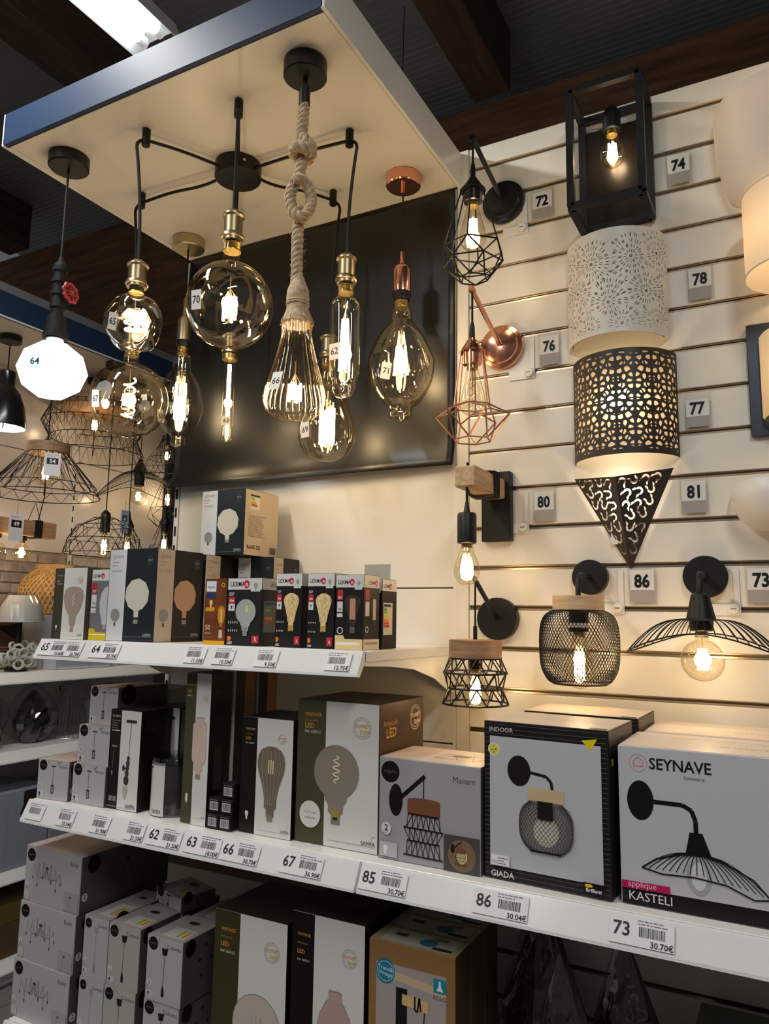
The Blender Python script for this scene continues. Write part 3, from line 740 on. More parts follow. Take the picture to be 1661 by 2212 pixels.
def pyr_sheet(t, A, B, C, seed, mt, nu=140):
    """one triangular cut face A-B-C"""
    A, B, C = Vector(A), Vector(B), Vector(C); Lu = (B-A).length; ux = (B-A)/Lu; hC = (C-A)-ux*(C-A).dot(ux); Lv = hC.length; uy = hC/Lv; cu = (C-A).dot(ux)
    rnd = random.Random(seed); hs = []; step = .032
    j = 0; v = .014
    while v < Lv-.03:
        ul = cu*v/Lv; ur = Lu+(cu-Lu)*v/Lv; u = ul+.014+(.008 if j % 2 else 0)
        while u < ur-.012:
            s = 1 if rnd.random() < .5 else -1; ph = R(rnd.uniform(-30, 30)); b0 = R(-30)+ph if s > 0 else R(-210)-ph+R(60)
            hs.append(H('a', u, v, .0072, .0025, b0, b0+R(215)))
            for ee, dd in ((b0, -1), (b0+R(215), 1)):
                ex, ey = u+.0072*math.cos(ee), v+.0072*math.sin(ee); hs.append(H('d', ex, ey, ee+dd*R(55), .0125, .0024))
            u += step*.9
        v += step*.86; j += 1
    core = from_holes(hs)
    def f(u, v):
        e1 = (u*Lv-cu*v)/math.hypot(Lv, cu); e2 = ((Lu-u)*Lv-(Lu-cu)*v)/math.hypot(Lv, Lu-cu); e = min(e1, e2)
        if e < .004 or v < .004: return min(e, 1e-3) if e < 1e-3 else 1e-3
        return core(u, v)
    o = cut_sheet(f, 0, Lu, 0, Lv, nu, int(nu*Lv/Lu), lambda u, v: A+ux*u+uy*v).build('cut_metal_face', mt, t)
    m = o.modifiers.new('t', 'SOLIDIFY'); m.thickness = .001
    return o
SHM = mat('bronze_black_metal', (.035, .024, .02), .5)
t = thing('wall_lamp', 'dark three-cornered cut-metal wall lamp pointing downward, numbered 81', 'wall lamp', (-.343, 0, 1.724))
A, B_, Cc, Rg = (-.116, -.004, .226), (.116, -.004, .236), (.013, -.006, 0), (-.004, -.075, .212)
pyr_sheet(t, A, Rg, Cc, 1, SHM); pyr_sheet(t, Rg, B_, Cc, 2, SHM); lamp(t, (0, -.030, .175), .9, (1, .86, .66), .018)
MB().box(-.03, .03, -.012, -.001, .06, .16).build('back_plate', WHITEM, t)

# ---------------------------------------------------------------- small bulbs
def small_bulb(parent, loc, kind='g', power=1.5, k=1.0, m=None, col=WARM, hot=None):
    if kind == 'g': pr = std(.0475*k, -.068*k, .0135*k, .02*k)
    elif kind == 'a': pr = smooth_prof([(.0135, 0), (.014, -.012), (.019, -.028), (.028, -.048), (.0305, -.066), (.026, -.084), (.014, -.095), (0, -.098)])
    else: pr = smooth_prof([(.0135, 0), (.0145, -.015), (.020, -.04), (.028, -.07), (.032, -.092), (.030, -.108), (.020, -.121), (.008, -.127), (0, -.128)])
    pr = [(r, z) for r, z in pr]
    bl = glass_bulb(parent, loc, pr, m or AMBERL, None, 32); zb = min(z for r, z in pr)
    screw(bl, -.012, .0132, .016)
    if power:
        for i in range(4):
            a = i*PI/2+.4; MB().tube([(.0075*k*math.cos(a), .0075*k*math.sin(a), zb*.36), (.0095*k*math.cos(a), .0095*k*math.sin(a), zb*.78)], .0033*k, 6).build('filament', hot or FIL, bl)
        MB().tube([(0, 0, -.005), (0, 0, zb*.8)], .0012, 5).build('filament_stem', SMOKEST, bl); lamp(bl, (0, 0, zb*.6), power, col, .018)
    else:
        MB().tube([(0, 0, -.005), (0, 0, zb*.45)], .003, 6).build('filament_stem', SMOKEST, bl); spiral(bl, .006, .009, zb*.4, zb*.8, 3, .0007, SMOKEST)
    return bl
def wires(edges, r, name, m, parent, seg=5):
    b = MB()
    for e in edges: b.tube(e, r, seg)
    return b.build(name, m, parent, True)
def ringpts(n, r, z, ph=0): return [Vector((r*math.cos(2*PI*i/n+ph), r*math.sin(2*PI*i/n+ph), z)) for i in range(n)]
def disc_plate(t, r, m, dome=False):
    pr = [(r, 0), (r, .008), (r*.97, .014), (r*.8, .016), (r*.76, .022), (r*.5, .026), (0, .027)] if dome else [(r, 0), (r, .022), (r-.002, .024), (0, .024)]
    MB().lathe(pr, 48, (0, -.001, 0), (0, -1, 0)).build('wall_plate', m, t, True)

def cage_lamp(X, Z, out, upz, m, wm, label, lit, r1, long):
    t = thing('cage_wall_lamp', label, 'wall lamp', (X, 0, Z)); disc_plate(t, .060, m, True)
    e = Vector((0, -.02-out, upz))
    MB().tube([(0, -.02, 0), e], .0065, 10).build('arm', m, t, True)
    MB().cyl(.008, -.006, .006, 12, e, (0, -out, upz)).build('arm_tip', m, t)
    zc_ = e.z-long[0]; c = lambda z: (e.x, e.y, zc_+z)
    MB().tube([e, c(.03)], .003, 6).build('cable', BLACK, t)
    MB().lathe([(.0035, .042), (.006, .03), (.007, .002), (.009, -.001)], 16, c(0)).build('cord_grip', BLACK, t, True)
    MB().lathe([(.009, 0), (.030, -.033), (.030, -.036), (.023, -.037), (.0225, -.064), (.019, -.066)], 32, c(0)).build('socket', m, t, True)
    ed = []; n = 6; ph = PI/6+.2
    T0 = ringpts(n, .029, -.036, ph)
    A = ringpts(n, r1[0], long[1], ph); Bq = ringpts(n, r1[1], long[2], ph+PI/n); Cq = ringpts(n, r1[2], long[3], ph)
    for i in range(n):
        j = (i+1) % n
        ed += [(T0[i], A[i]), (A[i], A[j]), (A[i], Bq[i]), (A[j], Bq[i]), (Bq[i], Cq[i]), (Bq[i], Cq[j]), (Cq[i], Cq[j])]
        if long[4]: ed += [(Bq[i], Bq[j])]
    cg = wires([[Vector(c(0))+p for p in q] for q in ed], .0020, 'wire_cage', wm, t)
    MB().ring(.0305, .0016, c(-.034), 32).build('cage_ring', wm, t)
    return t, c
t, c = cage_lamp(-.637, 2.732, .215, .05, BLACKG, BLACK, 'black diamond-cage wall lamp with lit bulb, numbered 72', 1, (.074, .072, .036), (.105, -.185, -.225, -.262, True))
small_bulb(t, c(-.062), 's', 1.3)
t, c = cage_lamp(-.645, 2.320, .20, .075, COPPER, COPW, 'copper diamond-cage wall lamp with unlit bulb, numbered 76', 0, (.045, .088, .045), (.125, -.168, -.190, -.250, False))
small_bulb(t, c(-.062), 's', 0, m=AMBERL)

# 74 glass lantern
t = thing('lantern_wall_lamp', 'black metal box lantern with glass sides and lit bulb, numbered 74', 'wall lamp', (-.337, 0, 2.592)); hw, dp, h = .083, .14, .305
MB().box(-hw+.006, hw-.006, -.010, -.001, .0, h-.035).build('back_plate', mat('dark_lantern_plate', (.016, .012, .010), .3, .3), t)
e = .0085; b = MB()
for x in (-hw, hw):
    for y in (-.008, -dp): b.box(x-e, x+e, y-e, y+e, 0, h)
for z in (0, h):
    for y in (-.008, -dp): b.box(-hw, hw, y-e, y+e, z-e, z+e)
    for x in (-hw, hw): b.box(x-e, x+e, -dp, -.008, z-e, z+e)
b.build('frame', BLACK, t)
for q in (((-hw, -dp, 0), (hw, -dp, 0), (hw, -dp, h), (-hw, -dp, h)), ((-hw, -dp, 0), (-hw, -.01, 0), (-hw, -.01, h), (-hw, -dp, h)), ((hw, -dp, 0), (hw, -.01, 0), (hw, -.01, h), (hw, -dp, h))):
    MB().quad(*q).build('glass_pane', CLEAR, t)
MB().lathe([(.010, .295), (.014, .292), (.019, .283), (.022, .27), (.022, .232), (.019, .23)], 28, (0, -.05, 0)).tube([(0, -.05, .25), (0, -.008, .25)], .008, 8).build('socket', BLACK, t, True)
small_bulb(t, (0, -.05, .232), 'a', 1.4)
MB().cyl(.003, 0, .003, 10, (-.04, -.0105, .08), (0, -1, 0)).build('plate_screw', BRASS2, t)

# 80 wood block lamp with wound cable
t = thing('timber_wall_lamp', 'pale timber block wall lamp wound with black cable on black plate, numbered 80', 'wall lamp', (-.658, 0, 1.89))
MB().box(-.039, .039, -.026, -.001, -.09, .09, .0015).build('wall_plate', BLACK, t)
WBL = mat('pale_timber_block', (.52, .33, .17), .55, 0, noise=.25, nscale=9, stretch=(9, .6, 9), bump=.1)
MB().box(-.026, .026, -.235, -.027, .018, .068, .003).build('timber_arm', WBL, t)
b = MB()
for k in range(4):
    y = -.085-k*.010; a = .006*(k % 2); q = [(-.030, .013), (.030, .013), (.030, .073), (-.030, .073)]
    pts = []
    for i in range(4):
        p, s = q[i], q[(i+1) % 4]
        for j in range(4): f_ = j/4; pts.append((p[0]+(s[0]-p[0])*f_, y+a*math.sin(2*PI*(i+f_)/4), p[1]+(s[1]-p[1])*f_))
    b.tube(pts, .0034, 6, True)
b.build('wound_cable', BLACK, t, True)
pts = spl([Vector(p) for p in ((.028, -.12, .014), (.02, -.16, .004), (0, -.195, .002), (0, -.215, .012))])
MB().tube(pts, .0034, 6).build('cable', BLACK, t, True)
MB().tube([(0, -.21, .02), (0, -.213, .075), (0, -.218, .078), (0, -.222, .02), (0, -.222, -.03)], .0032, 6).build('drop_cable', BLACK, t, True)
MB().lathe([(.0035, 0), (.006, -.014), (.008, -.026), (.020, -.028), (.0225, -.034), (.0225, -.098), (.019, -.1)], 28, (0, -.222, -.015)).build('socket', BLACK, t, True)
small_bulb(t, (0, -.222, -.113), 'a', 1.8, col=WARM2)

# 85 wood and wire lamp
t = thing('wood_cage_wall_lamp', 'wall lamp with brown wooden disc over a waisted black wire cage', 'wall lamp', (-.658, 0, 1.604)); disc_plate(t, .053, BLACK)
e = Vector((0, -.17, .09)); MB().tube([(0, -.02, 0), e, e+Vector((0, -.006, .004))], .006, 10).build('arm', BLACK, t, True)
zt = -.050; MB().tube([e, (0, -.17, zt+.03)], .0026, 6).build('cable', BLACK, t); MB().cyl(.005, zt, zt+.032, 12, (0, -.17, 0)).build('cord_grip', BLACK, t)
MB().lathe([(.002, zt+.001), (.0615, zt), (.0615, zt-.042), (.057, zt-.042), (0, zt-.040)], 48, (0, -.17, 0)).build('wooden_disc', WOODM, t, True)
MB().cyl(.017, zt-.066, zt-.042, 20, (0, -.17, 0)).build('socket', BLACKG, t, True)
ed = []; n = 11; z0 = zt-.042
rg = [(.060, z0), (.0735, z0-.033), (.063, z0-.068), (.076, z0-.103)]
for (ra, za), (rb, zb), kk in ((rg[0], rg[1], 0), (rg[1], rg[2], 1), (rg[2], rg[3], 0)):
    A = ringpts(n, ra, za); Bq = ringpts(n, rb, zb, PI/n)
    for i in range(n): ed += [(A[i], Bq[i]), (A[(i+1) % n], Bq[i])]
b = MB()
for p, q in ed: b.tube([p+Vector((0, -.17, 0)), q+Vector((0, -.17, 0))], .0017, 5)
for ra, za in rg: b.ring(ra, .0024, (0, -.17, za), 40)
b.build('wire_cage', BLACK, t, True)
small_bulb(t, (0, -.17, zt-.062), 'a', 1.9, col=WARM2)

# 86 mesh globe lamp
t = thing('mesh_wall_lamp', 'wall lamp with pale wooden disc over a black mesh globe, numbered 86', 'wall lamp', (-.424, 0, 1.706)); disc_plate(t, .042, BLACK)
y0 = -.135
MB().tube([(0, -.02, 0), (0, y0+.022, 0), (0, y0+.008, -.004), (0, y0, -.018), (0, y0, -.05)], .0062, 10).build('arm', BLACK, t, True)
MB().lathe([(.002, -.048), (.057, -.049), (.057, -.080), (0, -.079)], 48, (0, y0, 0)).build('wooden_disc', WOODL, t, True)
MB().lathe([(.022, -.079), (.022, -.128), (.018, -.129)], 28, (0, y0, 0)).build('socket', BLACKG, t, True)
MB().lathe([(.0222, -.119), (.0222, -.109)], 28, (0, y0, 0), cap=False).build('socket_label', mat('silver_label', (.7, .7, .7), .3), t)
pr = smooth_prof([(.052, -.080), (.070, -.088), (.082, -.105), (.087, -.135), (.087, -.175), (.083, -.21), (.070, -.235), (.058, -.242)], 6)
cum = [0]
for a, c2 in zip(pr, pr[1:]): cum.append(cum[-1]+math.hypot(a[0]-c2[0], a[1]-c2[1]))
b = MB(); NS = 70; tot = cum[-1]
for sg in (-1, 1):
    for k in range(NS):
        pts = []
        for i, (r_, z_) in enumerate(pr[::2]): 
            a = 2*PI*k/NS+sg*cum[min(len(cum)-1, i*2)]/tot*2*PI*.20; pts.append((r_*math.cos(a), y0+r_*math.sin(a), z_))
        b.tube(pts, .0008, 3)
b.ring(.058, .0022, (0, y0, -.242)); b.ring(.052, .002, (0, y0, -.081)); b.build('mesh_globe', BLACK, t)['kind'] = 'stuff'
small_bulb(t, (0, y0, -.126), 's', 2.0, col=WARM2)

# 73 wire umbrella lamp
t = thing('umbrella_wall_lamp', 'wall lamp with wide wavy black wire umbrella shade, numbered 73', 'wall lamp', (-.168, 0, 1.704)); disc_plate(t, .047, BLACK); y0 = -.145
MB().tube([(0, -.02, 0), (0, y0+.022, 0), (0, y0+.007, -.006), (0, y0, -.02), (0, y0, -.05)], .0068, 10).build('arm', BLACK, t, True)
MB().lathe([(.010, -.040), (.018, -.045), (.030, -.098), (.024, -.099), (.023, -.118), (.019, -.12)], 28, (0, y0, 0)).build('socket', BLACK, t, True)
MB().lathe([(.0235, -.073), (.0262, -.083)], 6, (0, y0, 0), cap=False, arc=(R(-115), R(-75))).build('socket_label', mat('silver_label', (.7, .7, .7), .3), t)
b = MB(); n = 40; rim = []
for k in range(n):
    a = 2*PI*k/n; ca = math.cos(a); Rr = .105+.045*abs(ca)**1.3; zr = -.105-.020*math.sin(a)**2-.062*abs(ca)**2.2; pts = []
    for i in range(11):
        s = i/10; rr_ = .026+(Rr-.026)*s; z_ = -.098+(zr+.098)*s**1.9+.008*math.sin(PI*s)
        pts.append((rr_*ca, y0+rr_*math.sin(a), z_))
    rim.append(pts[-1]); b.tube(pts, .0011, 4)
b.tube(rim, .0017, 6, True); b.build('wire_shade', BLACK, t, True)
small_bulb(t, (0, y0, -.118), 'g', 2.0, k=.9, col=WARM2)

# ---------------------------------------------------------------- lamps cut by the right edge of the picture
t = thing('wall_lamp', 'large white tapered glass wall uplight at the top right edge', 'wall lamp', (.045, 0, 2.56))
b = MB(); pr = smooth_prof([(.09, 0), (.118, .012), (.135, .06), (.148, .13), (.152, .20), (.150, .235)])
b.lathe(pr, 40, (0, -.01, 0), cap=False, arc=(PI, 2*PI)); o = b.build('glass_shade', sheer('frosted_white_glass', (.78, .74, .68), .35), t, True)
o.modifiers.new('t', 'SOLIDIFY').thickness = .004
MB().lathe([(.0, .001), (.09, 0)], 40, (0, -.01, 0), cap=False, arc=(PI, 2*PI)).build('glass_base', MATS['frosted_white_glass'], t, True)
MB().box(-.05, .05, -.012, -.001, .06, .2).build('wall_plate', WHITEM, t); lamp(t, (.02, -.06, .20), .9, WARM2, .03)
t = thing('wall_lamp', 'small lit white fabric drum wall shade at the right edge', 'wall lamp', (.060, 0, 2.335))
FAB = sheer('white_fabric_shade', (.85, .78, .68), .45)
MB().lathe([(.112, .0), (.112, .185)], 48, (0, -.115, 0), cap=False).build('drum_shade', FAB, t, True)
for z in (.003, .182): MB().ring(.1125, .0016, (0, -.115, z), 48).build('hem', WHITEM, t)
MB().box(-.04, .04, -.014, -.001, .03, .15).tube([(0, -.01, .06), (0, -.115, .06)], .006).build('wall_bracket', WHITEM, t); lamp(t, (0, -.115, .08), 1.3, WARM2, .03)
t = thing('wall_lamp', 'square dark steel wall lamp with lit frosted glass at the right edge', 'wall lamp', (.075, 0, 2.145))
MB().box(-.135, .135, -.016, -.001, -.13, .13, .002).build('wall_plate', mat('dark_chrome', (.10, .115, .14), .3, 1), t)
b = MB(); b.lathe([(.088, -.095), (.092, -.09), (.092, .09), (.088, .095)], 30, (-.018, -.017, 0), cap=False, arc=(PI, 2*PI)); b.build('glass_shade', sheer('lit_opal', (.9, .8, .62), .5), t, True); lamp(t, (.005, -.055, 0), .7, WARM2, .02)
t = thing('wall_lamp', 'unlit frosted glass bowl wall lamp at the right edge', 'wall lamp', (.0, 0, 1.80))
o = MB().lathe(smooth_prof([(.01, 0), (.06, .004), (.092, .03), (.106, .07), (.100, .105)]), 36, (0, -.03, 0), cap=False, arc=(PI, 2*PI)).build('glass_bowl', mat('unlit_frosted_glass', (.74, .72, .66), .35), t, True)
o.modifiers.new('t', 'SOLIDIFY').thickness = .003
MB().box(-.04, .04, -.03, -.001, .02, .09).build('wall_plate', WHITEM, t)

# ---------------------------------------------------------------- number cards in clear holders, with their swing locks
ACR = glass('acrylic', (.995, .995, .99), (.85, .85, .83), f0=.03); GREYC = 'AFA8A4'
def card(num, X, Z, w, h, lock=True, by=''):
    t = thing('number_card', 'white number card reading '+num+' '+by, 'number card', (X, 0, Z), 0, 'number cards on the slat wall')
    c0 = MB().box(0, w, -.0085, -.0072, -h, 0).build('card', mat('white_card', (.85, .84, .82), .5), t)
    P = lambda x, y, o: Vector((x, -.0085-o, -h+y))
    pr = Print(P, w, h); pr.R(0, 0, 1, .38, GREYC); pr.T(num, .5, .47, .78, '121214', 'c', bold=2, sx=.82); pr.build('lettering', t)
    MB().box(-.006, w+.006, -.0106, -.0098, -h-.004, .006).box(-.006, w+.006, -.003, -.0022, -h-.004, .018).build('clear_holder', ACR, t)
    if lock:
        b = MB(); x = -.030
        b.box(x-.055, x+.015, -.004, -.001, -h-.028, -h-.002, .001); b.box(x+.001, x+.014, -.004, -.001, -h-.002, .0, .0008)
        b.build('white_clip_plate', WHITEM, t); MB().cyl(.012, 0, .009, 20, (x, -.004, -h-.013), (0, -1, 0), .001).build('swing_lock', WHITEM, t, True)
        MB().box(x-.006, x+.006, -.0135, -.0128, -h-.0138, -h-.0122).build('lock_slot', BLACK, t)
for num, X, Z, w, h, lk, by in (('72', -.556, 2.735, .052, .076, 1, 'beside the black diamond-cage lamp'), ('74', -.214, 2.74, .050, .076, 0, 'beside the black box lantern'), ('78', -.177, 2.438, .050, .078, 0, 'beside the white leafy shade'), ('76', -.542, 2.331, .050, .078, 1, 'beside the copper lamp'),
        ('77', -.195, 2.117, .050, .065, 0, 'beside the glowing black scrollwork shade'), ('80', -.562, 1.924, .050, .076, 1, 'beside the timber block lamp'), ('81', -.212, 1.925, .052, .074, 0, 'right of the pointed cut-metal lamp'), ('86', -.333, 1.722, .054, .076, 1, 'between the mesh lamp and the umbrella lamp'), ('73', -.084, 1.722, .054, .076, 1, 'right of the umbrella lamp')):
    card(num, X, Z, w, h, lk, by)
# ================================================================ cartons
def carton(label, X, Y, Z, w, d, h, rz=0, col='D8D4D2', name='lamp_carton', cat='carton', group=None, lid=True):
    t = thing(name, label, cat, (X, Y, Z), rz, group)
    MB().box(0, w, 0, d, .0005, h, .0012).build('body', ink(col), t)
    t['dims'] = (w, d, h)
    return t
def face(t, side):
    w, d, h = t['dims']
    if side == 'f': return Print(lambda x, y, o: Vector((x, -o, y)), w, h)
    if side == 'r': return Print(lambda x, y, o: Vector((w+o, x, y)), d, h)
    if side == 't': return Print(lambda x, y, o: Vector((x, y, h+o)), w, d)
def bg(p, c, m=.004): return p.R(m, m*p.W/p.H, 1-m, 1-m*p.W/p.H, c)
NAMES = {'f': 'front_print', 'r': 'side_print', 't': 'top_print'}
def done(p, t, s): p.build(NAMES[s], t)
GLOBE = [(.10, -.95), (.10, -.78), (.16, -.74), (.17, -.60), (.24, -.52)]+[(.5*math.cos(a), .5*math.sin(a)) for a in [R(-60+150*i/16) for i in range(17)]]
PEAR = [(.14, -1.45), (.14, -1.25), (.22, -1.2), (.22, -.95), (.30, -.6), (.46, -.2), (.5, .05), (.46, .28), (.34, .44), (.15, .52), (0, .54)]
TUBE = [(.16, -1.75), (.16, -1.5), (.26, -1.42), (.26, -1.15), (.46, -.95), (.5, -.8), (.5, 1.0), (.42, 1.12), (.30, 1.18), (.30, 1.36), (.24, 1.42), (0, 1.42)]
EDIS = [(.16, -1.0), (.16, -.78), (.22, -.72), (.30, -.3), (.48, .25), (.5, .42), (.4, .6), (.15, .74), (0, .76)]
BIGB = [(.5, -1.6), (.5, -.2), (.46, .2), (.36, .55), (.22, .78), (.16, .84), (.16, .98), (.12, 1.02), (0, 1.02)]
def facet(n=10): return [(.5*math.cos(2*PI*i/n+.2), .5*math.sin(2*PI*i/n+.2)) for i in range(n)]
def seal(p, u, v, r, c1='A9A29A', c2='D9A860'):
    p.ring(u, v, r, r*.06, c1); p.ring(u, v, r*.80, r*.05, c1); p.T('Vintage', u, v+.05*r*p.W/p.H, r*.55, c2, 'c', rot=.15, bold=1); p.T('Style', u+r*.3, v-.5*r*p.W/p.H, r*.55, c2, 'c', rot=.15, bold=1)
def sampa(p, strip, sc, ref, prof, tint, k, bu, bv, gold='C98F3E', paper='D9D6D0', sil=True, txt=True, kk=1.0):
    bg(p, paper); p.R(.004, .003, strip, .997, sc)
    if txt:
        k2 = strip/.36; u0 = .26*strip; p.T('VINTAGE', u0, .885, .050*k2, gold, bold=1); p.T('Ampoule', u0, .845, .045*k2, 'A57433'); p.T('LED', u0, .80, .07*k2, gold, bold=1); p.T('Réf: '+ref, u0, .765, .042*k2, 'DADADA')
    seal(p, .80, .83, .11*kk)
    p.turned(bu, bv, prof, k*1.03, '8A8078'); p.turned(bu, bv, prof, k, tint)
    if sil: p.turned(strip*.5, .17, prof, .22*strip, 'DCD8D0')
    p.L([(strip+.06, .045), (.97, .045)], .004, '9A9690'); p.T('SAMPA', .97, .05, .06, '4A4744', 'r', sx=.9); p.L([(.93, .06), (.93, .11), (.97, .115)], .004, '9A9690')
def wiggle(p, u, v, k, c='F4E3B8', n=4, w=.012):
    pts = []
    for i in range(n*10+1):
        t = i/(n*10); pts.append((.14*math.sin(t*n*2*PI)*(.6+.4*math.sin(PI*t)), .45-.9*t))
    p.L(pts, w, c, (u, v, k))
DK = '1C1612'; OLV = '4B4731'
Y2, Z2 = -.435, 1.1225
# --- inspire-type cartons
def insp(p, nm, r=.14, paper='B4ADB0', u=.17, v=.86, tsz=.10):
    bg(p, paper); p.E(u, v, r, r, '15100F', 32); p.T('inspire', u, v-.012, r*.50, '6A6563', 'c'); p.T(nm, .95, v-.03, tsz, '4A4648', 'r')
def two(p, u, v, r=.06): p.E(u, v, r, r*1.1, 'D6D2D2'); p.T('2', u, v-.02, r*1.5, '2A2A2A', 'c', bold=1); p.lines(u-r*.6, v-.055, u+r*.6, v-.02, 2, '777777')
def hoopa(label, X, Y, Z, w, d, h, rz=0, side=True):
    t = carton(label, X, Y, Z, w, d, h, rz, 'A79F9F', group='small pendant cartons on the middle shelf'); p = face(t, 'f'); insp(p, 'Hoopa', .125, 'B7B0B2', .16, .86, .10)
    p.L([(.50, .83), (.50, .38)], .012, '4A4646'); p.R(.43, .84, .57, .87, '2A2625'); p.R(.455, .16, .545, .38, '2A2625'); p.R(.47, .18, .53, .34, '8A8484'); two(p, .10, .36); p.R(.04, .06, .22, .22, 'C9C4C6'); p.turned(.10, .13, EDIS, .06, '2A2625'); p.L([(.33, .99), (.35, .90)], .01, '302A28'); p.L([(.62, .99), (.66, .93), (.75, .99)], .01, '302A28'); done(p, t, 'f')
    p = face(t, 'r'); bg(p, '5B5452'); p.E(.2, .8, .15, .15, '191413'); two(p, .12, .25, .06); p.L([(.45, .78), (.45, .5), (.6, .8), (.75, .8), (.75, .5)], .008, '4a4341'); done(p, t, 'r')
    p = face(t, 't'); bg(p, 'B9A79C'); p.L([(.02, .5), (.98, .5)], .008, '8d7d74'); done(p, t, 't'); return t
hoopa('small grey pendant carton at the left front end of the middle shelf', -1.768, -.462, Z2, .106, .12, .098, R(5))
hoopa('small grey pendant carton at the foot of the stack of three', -1.655, -.446, Z2, .117, .12, .096)
hoopa('small grey pendant carton in the middle of the stack of three', -1.650, -.440, Z2+.0967, .117, .12, .096)
hoopa('small grey pendant carton with bulging lid on top of the stack of three', -1.640, -.420, Z2+.1934, .105, .17, .097, R(-2))
def robin(label, X, Y, panel):
    t = carton(label, X, Y, Z2, .106, .105, .24, 0, '17120F', group='tall black pendant cartons'); p = face(t, 'f'); bg(p, '211C18'); p.R(.36, .004, .996, .996, 'D9D8D2')
    p.T('ROBIN', .06, .92, .085, 'B9B4AE'); p.lines(.06, .80, .32, .90, 4, '8A8580'); p.lines(.06, .775, .34, .80, 1, 'DDDDDD')
    p.R(.52, .875, .86, .905, '2F2D2A'); p.E(.69, .89, .17, .035, '3A3835'); p.L([(.69, .875), (.66, .55)], .014, '2A2826')
    for u, v, rr in ((.655, .52, .045), (.65, .47, .06), (.64, .42, .05), (.63, .37, .06), (.62, .30, .08)): p.E(u, v, rr, rr*1.3, '3A3A3A')
    p.E(.52, .42, .045, .07, '4A4848'); p.L([(.52, .42), (.64, .42)], .03, '3A3A3A'); p.turned(.60, .19, EDIS, .17, 'B9B2A6')
    p.T('SAMPA', .95, .03, .13, '2a2a2a', 'r', sx=.8); p.L([(.40, .025), (.95, .025)], .006, '888888')
    p.L([(.18, .62), (.16, .40)], .008, '8A8580'); p.R(.10, .62, .28, .635, '8A8580'); p.turned(.15, .36, EDIS, .06, '8A8580'); p.R(.10, .08, .20, .13, '8A8580'); p.R(.23, .08, .33, .13, '8A8580'); p.L([(.03, .03), (.35, .03)], .01, 'C9C5C0'); done(p, t, 'f')
    p = face(t, 'r'); bg(p, '17120F')
    if panel: p.R(.06, .01, .80, .98, '8F8788'); p.E(.45, .88, .2, .07, '2A2523'); p.L([(.45, .86), (.40, .45)], .02, '2A2523'); p.turned(.40, .36, PEAR, .08, '2A2523')
    else: p.lines(.2, .80, .8, .9, 4, '3A332E')
    done(p, t, 'r'); p = face(t, 't'); bg(p, '2E2824'); done(p, t, 't')
robin('tall black and white carton with a pipe pendant pictured on its front', -1.5375, -.440, 0)
robin('tall black carton behind the pipe pendant carton with a grey side panel', -1.515, -.331, 1)
# clear tub with white label
t = thing('lamp_tub', 'round clear plastic tub with white rope pendant label on the middle shelf', 'tub', (-1.362, -.388, Z2)); t.scale = (1.1, 1.1, 1.2)
MB().lathe([(.048, .0), (.05, .004), (.05, .108), (.047, .112), (0, .112)], 40).build('tub_wall', CLEAR, t, True)
MB().lathe([(.0492, .016), (.0492, .100)], 40, cap=False).build('dark_insert', mat('tub_dark_card', (.03, .026, .024), .5), t, True)
MB().lathe([(.0515, .10), (.0515, .113), (.048, .115), (0, .115)], 40).build('lid', glass('smoky_lid', (.6, .6, .6), (.3, .3, .3), f0=.12), t, True)
b = MB(); n = 12; a0 = R(-155); a1 = R(-72); b.add([(.0503*math.cos(a0+(a1-a0)*i/n), .0503*math.sin(a0+(a1-a0)*i/n), z) for z in (.002, .104) for i in range(n+1)], [(i, i+1, i+n+2, i+n+1) for i in range(n)]); b.build('white_label', ink('D5D3CC'), t)
def cylP(x, y, o): a = a0+(a1-a0)*x/.072; return Vector(((.0506+o)*math.cos(a), (.0506+o)*math.sin(a), .002+y))
p = Print(cylP, .072, .102); p.R(.30, .88, .50, .92, '2F2D2A'); p.L([(.42, .88), (.38, .80), (.38, .62), (.36, .40), (.35, .22)], .03, '4F4638'); p.turned(.35, .14, EDIS, .07, '8A7448'); p.T('SAMPA', .93, .05, .15, '3a3a3a', 'r', sx=.8); p.build('label_print', t)
# tall tube-bulb cartons, three deep
for i in range(3):
    lab = ('tall narrow olive and white tube bulb carton at the shelf front', 'second tall tube bulb carton in the row, seen by its dark side', 'rearmost tall tube bulb carton, seen by its white side toned as shaded')[i]
    t = carton(lab, -1.283+.006*i, -.448+.0825*i, Z2, .076, .076, .343+.004*i, 0, DK, 'bulb_carton', group='tall tube bulb cartons')
    p = face(t, 'f'); sampa(p, .42, OLV, '360012', TUBE, 'CDB6A8', .54, .62, .53, txt=False); p.T('VINTAGE', .06, .91, .085, 'C9A23E', bold=1); p.T('LED', .06, .868, .10, 'C9A23E', bold=1); p.T('360012', .06, .84, .07, 'DDDDDD'); p.L([(.62, .63), (.62, .42)], .03, 'E6C9A0'); p.R(.53, .30, .71, .33, '9A8858'); done(p, t, 'f')
    p = face(t, 'r'); bg(p, '1E1712' if i == 0 else DK)
    if i == 0: p.lines(.15, .45, .85, .70, 14, '2C241E'); p.R(.25, .22, .62, .50, '39332E'); p.T('LED', .2, .86, .11, '5A4A36')
    else: p.R(.45, .01, .99, .99, '7A5A44'); seal(p, .72, .88, .16, '8d6a50', 'A8784E')  # white side panel and seal coloured tan as if in shade
    done(p, t, 'r'); p = face(t, 't'); bg(p, '2A211B'); done(p, t, 't')
